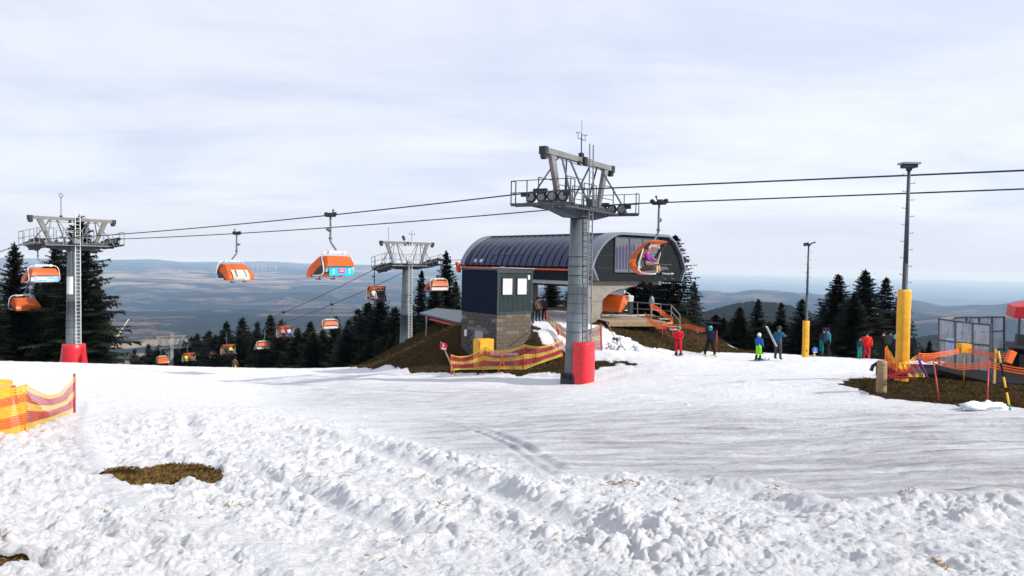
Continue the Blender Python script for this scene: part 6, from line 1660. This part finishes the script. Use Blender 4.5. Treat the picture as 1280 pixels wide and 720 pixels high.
# tufts of dead grass, twigs and grit in the snow
def tufts(polys, n, hmin, hmax, name, m, rmax=1e9):
    rg_ = np.random.RandomState(8); v = []; f = []
    for poly, k in zip(polys, n):
        pa_ = np.array(poly); lo = pa_.min(0); hi = pa_.max(0); c = 0; xs_ = rg_.uniform(lo[0], hi[0], k*3); ys_ = rg_.uniform(lo[1], hi[1], k*3)
        ok = poly_sd(xs_, ys_, poly) < -.01; xs_ = xs_[ok][:k]; ys_ = ys_[ok][:k]; g = ground(xs_, ys_); rl_, e_, _, _, _ = snow_fields(xs_, ys_, g)
        dense = fbm(xs_*1.5, ys_*1.5, 3, 5) > -.25
        for x, y, z, e1, dn in zip(xs_, ys_, g+rl_, e_, dense):
            if e1 < .3 or not dn: continue
            far = math.hypot(x, y) > 12; h = rg_.uniform(hmin, hmax)*(1.6 if far else 1); a = rg_.uniform(0, 6.28); b = rg_.uniform(0, 6.28); w_ = (.004 if not far else .012); ln = rg_.uniform(.3, 1.1)*h
            k0 = len(v); v += [(x-w_*math.cos(a), y-w_*math.sin(a), z-.01), (x+w_*math.cos(a), y+w_*math.sin(a), z-.01), (x+ln*.5*math.cos(b), y+ln*.5*math.sin(b), z+h*.55), (x+ln*math.cos(b), y+ln*math.sin(b), z+h*rg_.uniform(.2, .9))]
            f += [(k0, k0+1, k0+2), (k0+1, k0+2, k0+3)]
    me = bpy.data.meshes.new(name); me.from_pydata(v, [], f); me.update(); me.materials.append(M[m]); o = bpy.data.objects.new(name, me); COL.objects.link(o); return o
m_('dead_grass', (.17, .105, .036), .9, 0, .35, 9, col2=(.02, .012, .005), spec=.1)
m_('turf', (.10, .07, .028), .95, 0, .35, 3, col2=(.012, .008, .004), spec=.05)
g_o = tufts([EARTH[3], EARTH[4]], [9000, 3500], .03, .09, 'dead_grass', 'dead_grass'); tag(g_o, 'tangled brown dead grass in the bare patches of the foreground snow', 'dead grass', kind='stuff')
g_o = tufts([EARTH[2]], [30000], .02, .05, 'dead_grass', 'turf'); tag(g_o, 'short brown turf around the posts on the right', 'dead grass', kind='stuff')
g_o = tufts([EARTH[0], EARTH[1]], [26000, 16000], .05, .13, 'dead_grass', 'turf'); tag(g_o, 'brown dead grass on the banks around the station', 'dead grass', kind='stuff')
rg_ = np.random.RandomState(4); mb = MB()
cand = []
for (px, py, s, n) in ((262, 640, 10, 7), (290, 637, 10, 9), (552, 635, 5, 6), (556, 639, 5, 5), (760, 607, 9, 10), (790, 610, 14, 14), (776, 608, 10, 10), (846, 628, 5, 5), (1172, 706, 7, 8), (1178, 710, 6, 5), (300, 590, 3, 3), (95, 632, 3, 3), (127, 645, 4, 3), (205, 652, 6, 4), (8, 686, 5, 5), (600, 592, 4, 3), (975, 620, 20, 16), (1130, 622, 14, 9), (0, 672, 4, 3), (400, 600, 60, 10), (150, 660, 60, 10), (700, 640, 90, 14), (1050, 660, 90, 14), (500, 700, 80, 8)):
    for k in range(n):
        cand.append(hit(px+rg_.normal()*s*.6, min(718, py+rg_.normal()*s*.22)))
cand = np.array(cand); g = ground(cand[:, 0], cand[:, 1]); zz_ = g + snow_fields(cand[:, 0], cand[:, 1], g)[0]
for x, y, z in zip(cand[:, 0], cand[:, 1], zz_):
        a = rg_.uniform(0, 3.14); l = rg_.uniform(.008, .035)*(1 if y < 9 else 2); mb.bar((x-l*math.cos(a), y-l*math.sin(a), z+.004), (x+l*math.cos(a), y+l*math.sin(a), z+rg_.uniform(.004, .02)), .008, .006)
o_ = mb.build('twigs', 'wood', None, stuff=True); tag(o_, 'scattered bits of bark, twigs and dirt lying on the snow', 'debris')

# ------------------------------------------------------------------ haze
hz = MB().box((0, 42000, (-1700+9)/2), (150000, 97000, 1709)).build('haze', None); tag(hz, kind='stuff')
hm = bpy.data.materials.new('haze_air'); hm.use_nodes = True; t = hm.node_tree; t.nodes.clear()
o = t.nodes.new('ShaderNodeOutputMaterial'); pv = t.nodes.new('ShaderNodeVolumePrincipled')
pv.inputs['Color'].default_value = (.42, .66, 1, 1); pv.inputs['Absorption Color'].default_value = (.80, .82, .86, 1); pv.inputs['Density'].default_value = 4.5e-5; pv.inputs['Anisotropy'].default_value = 0
t.links.new(pv.outputs[0], o.inputs['Volume']); hz.data.materials.append(hm)
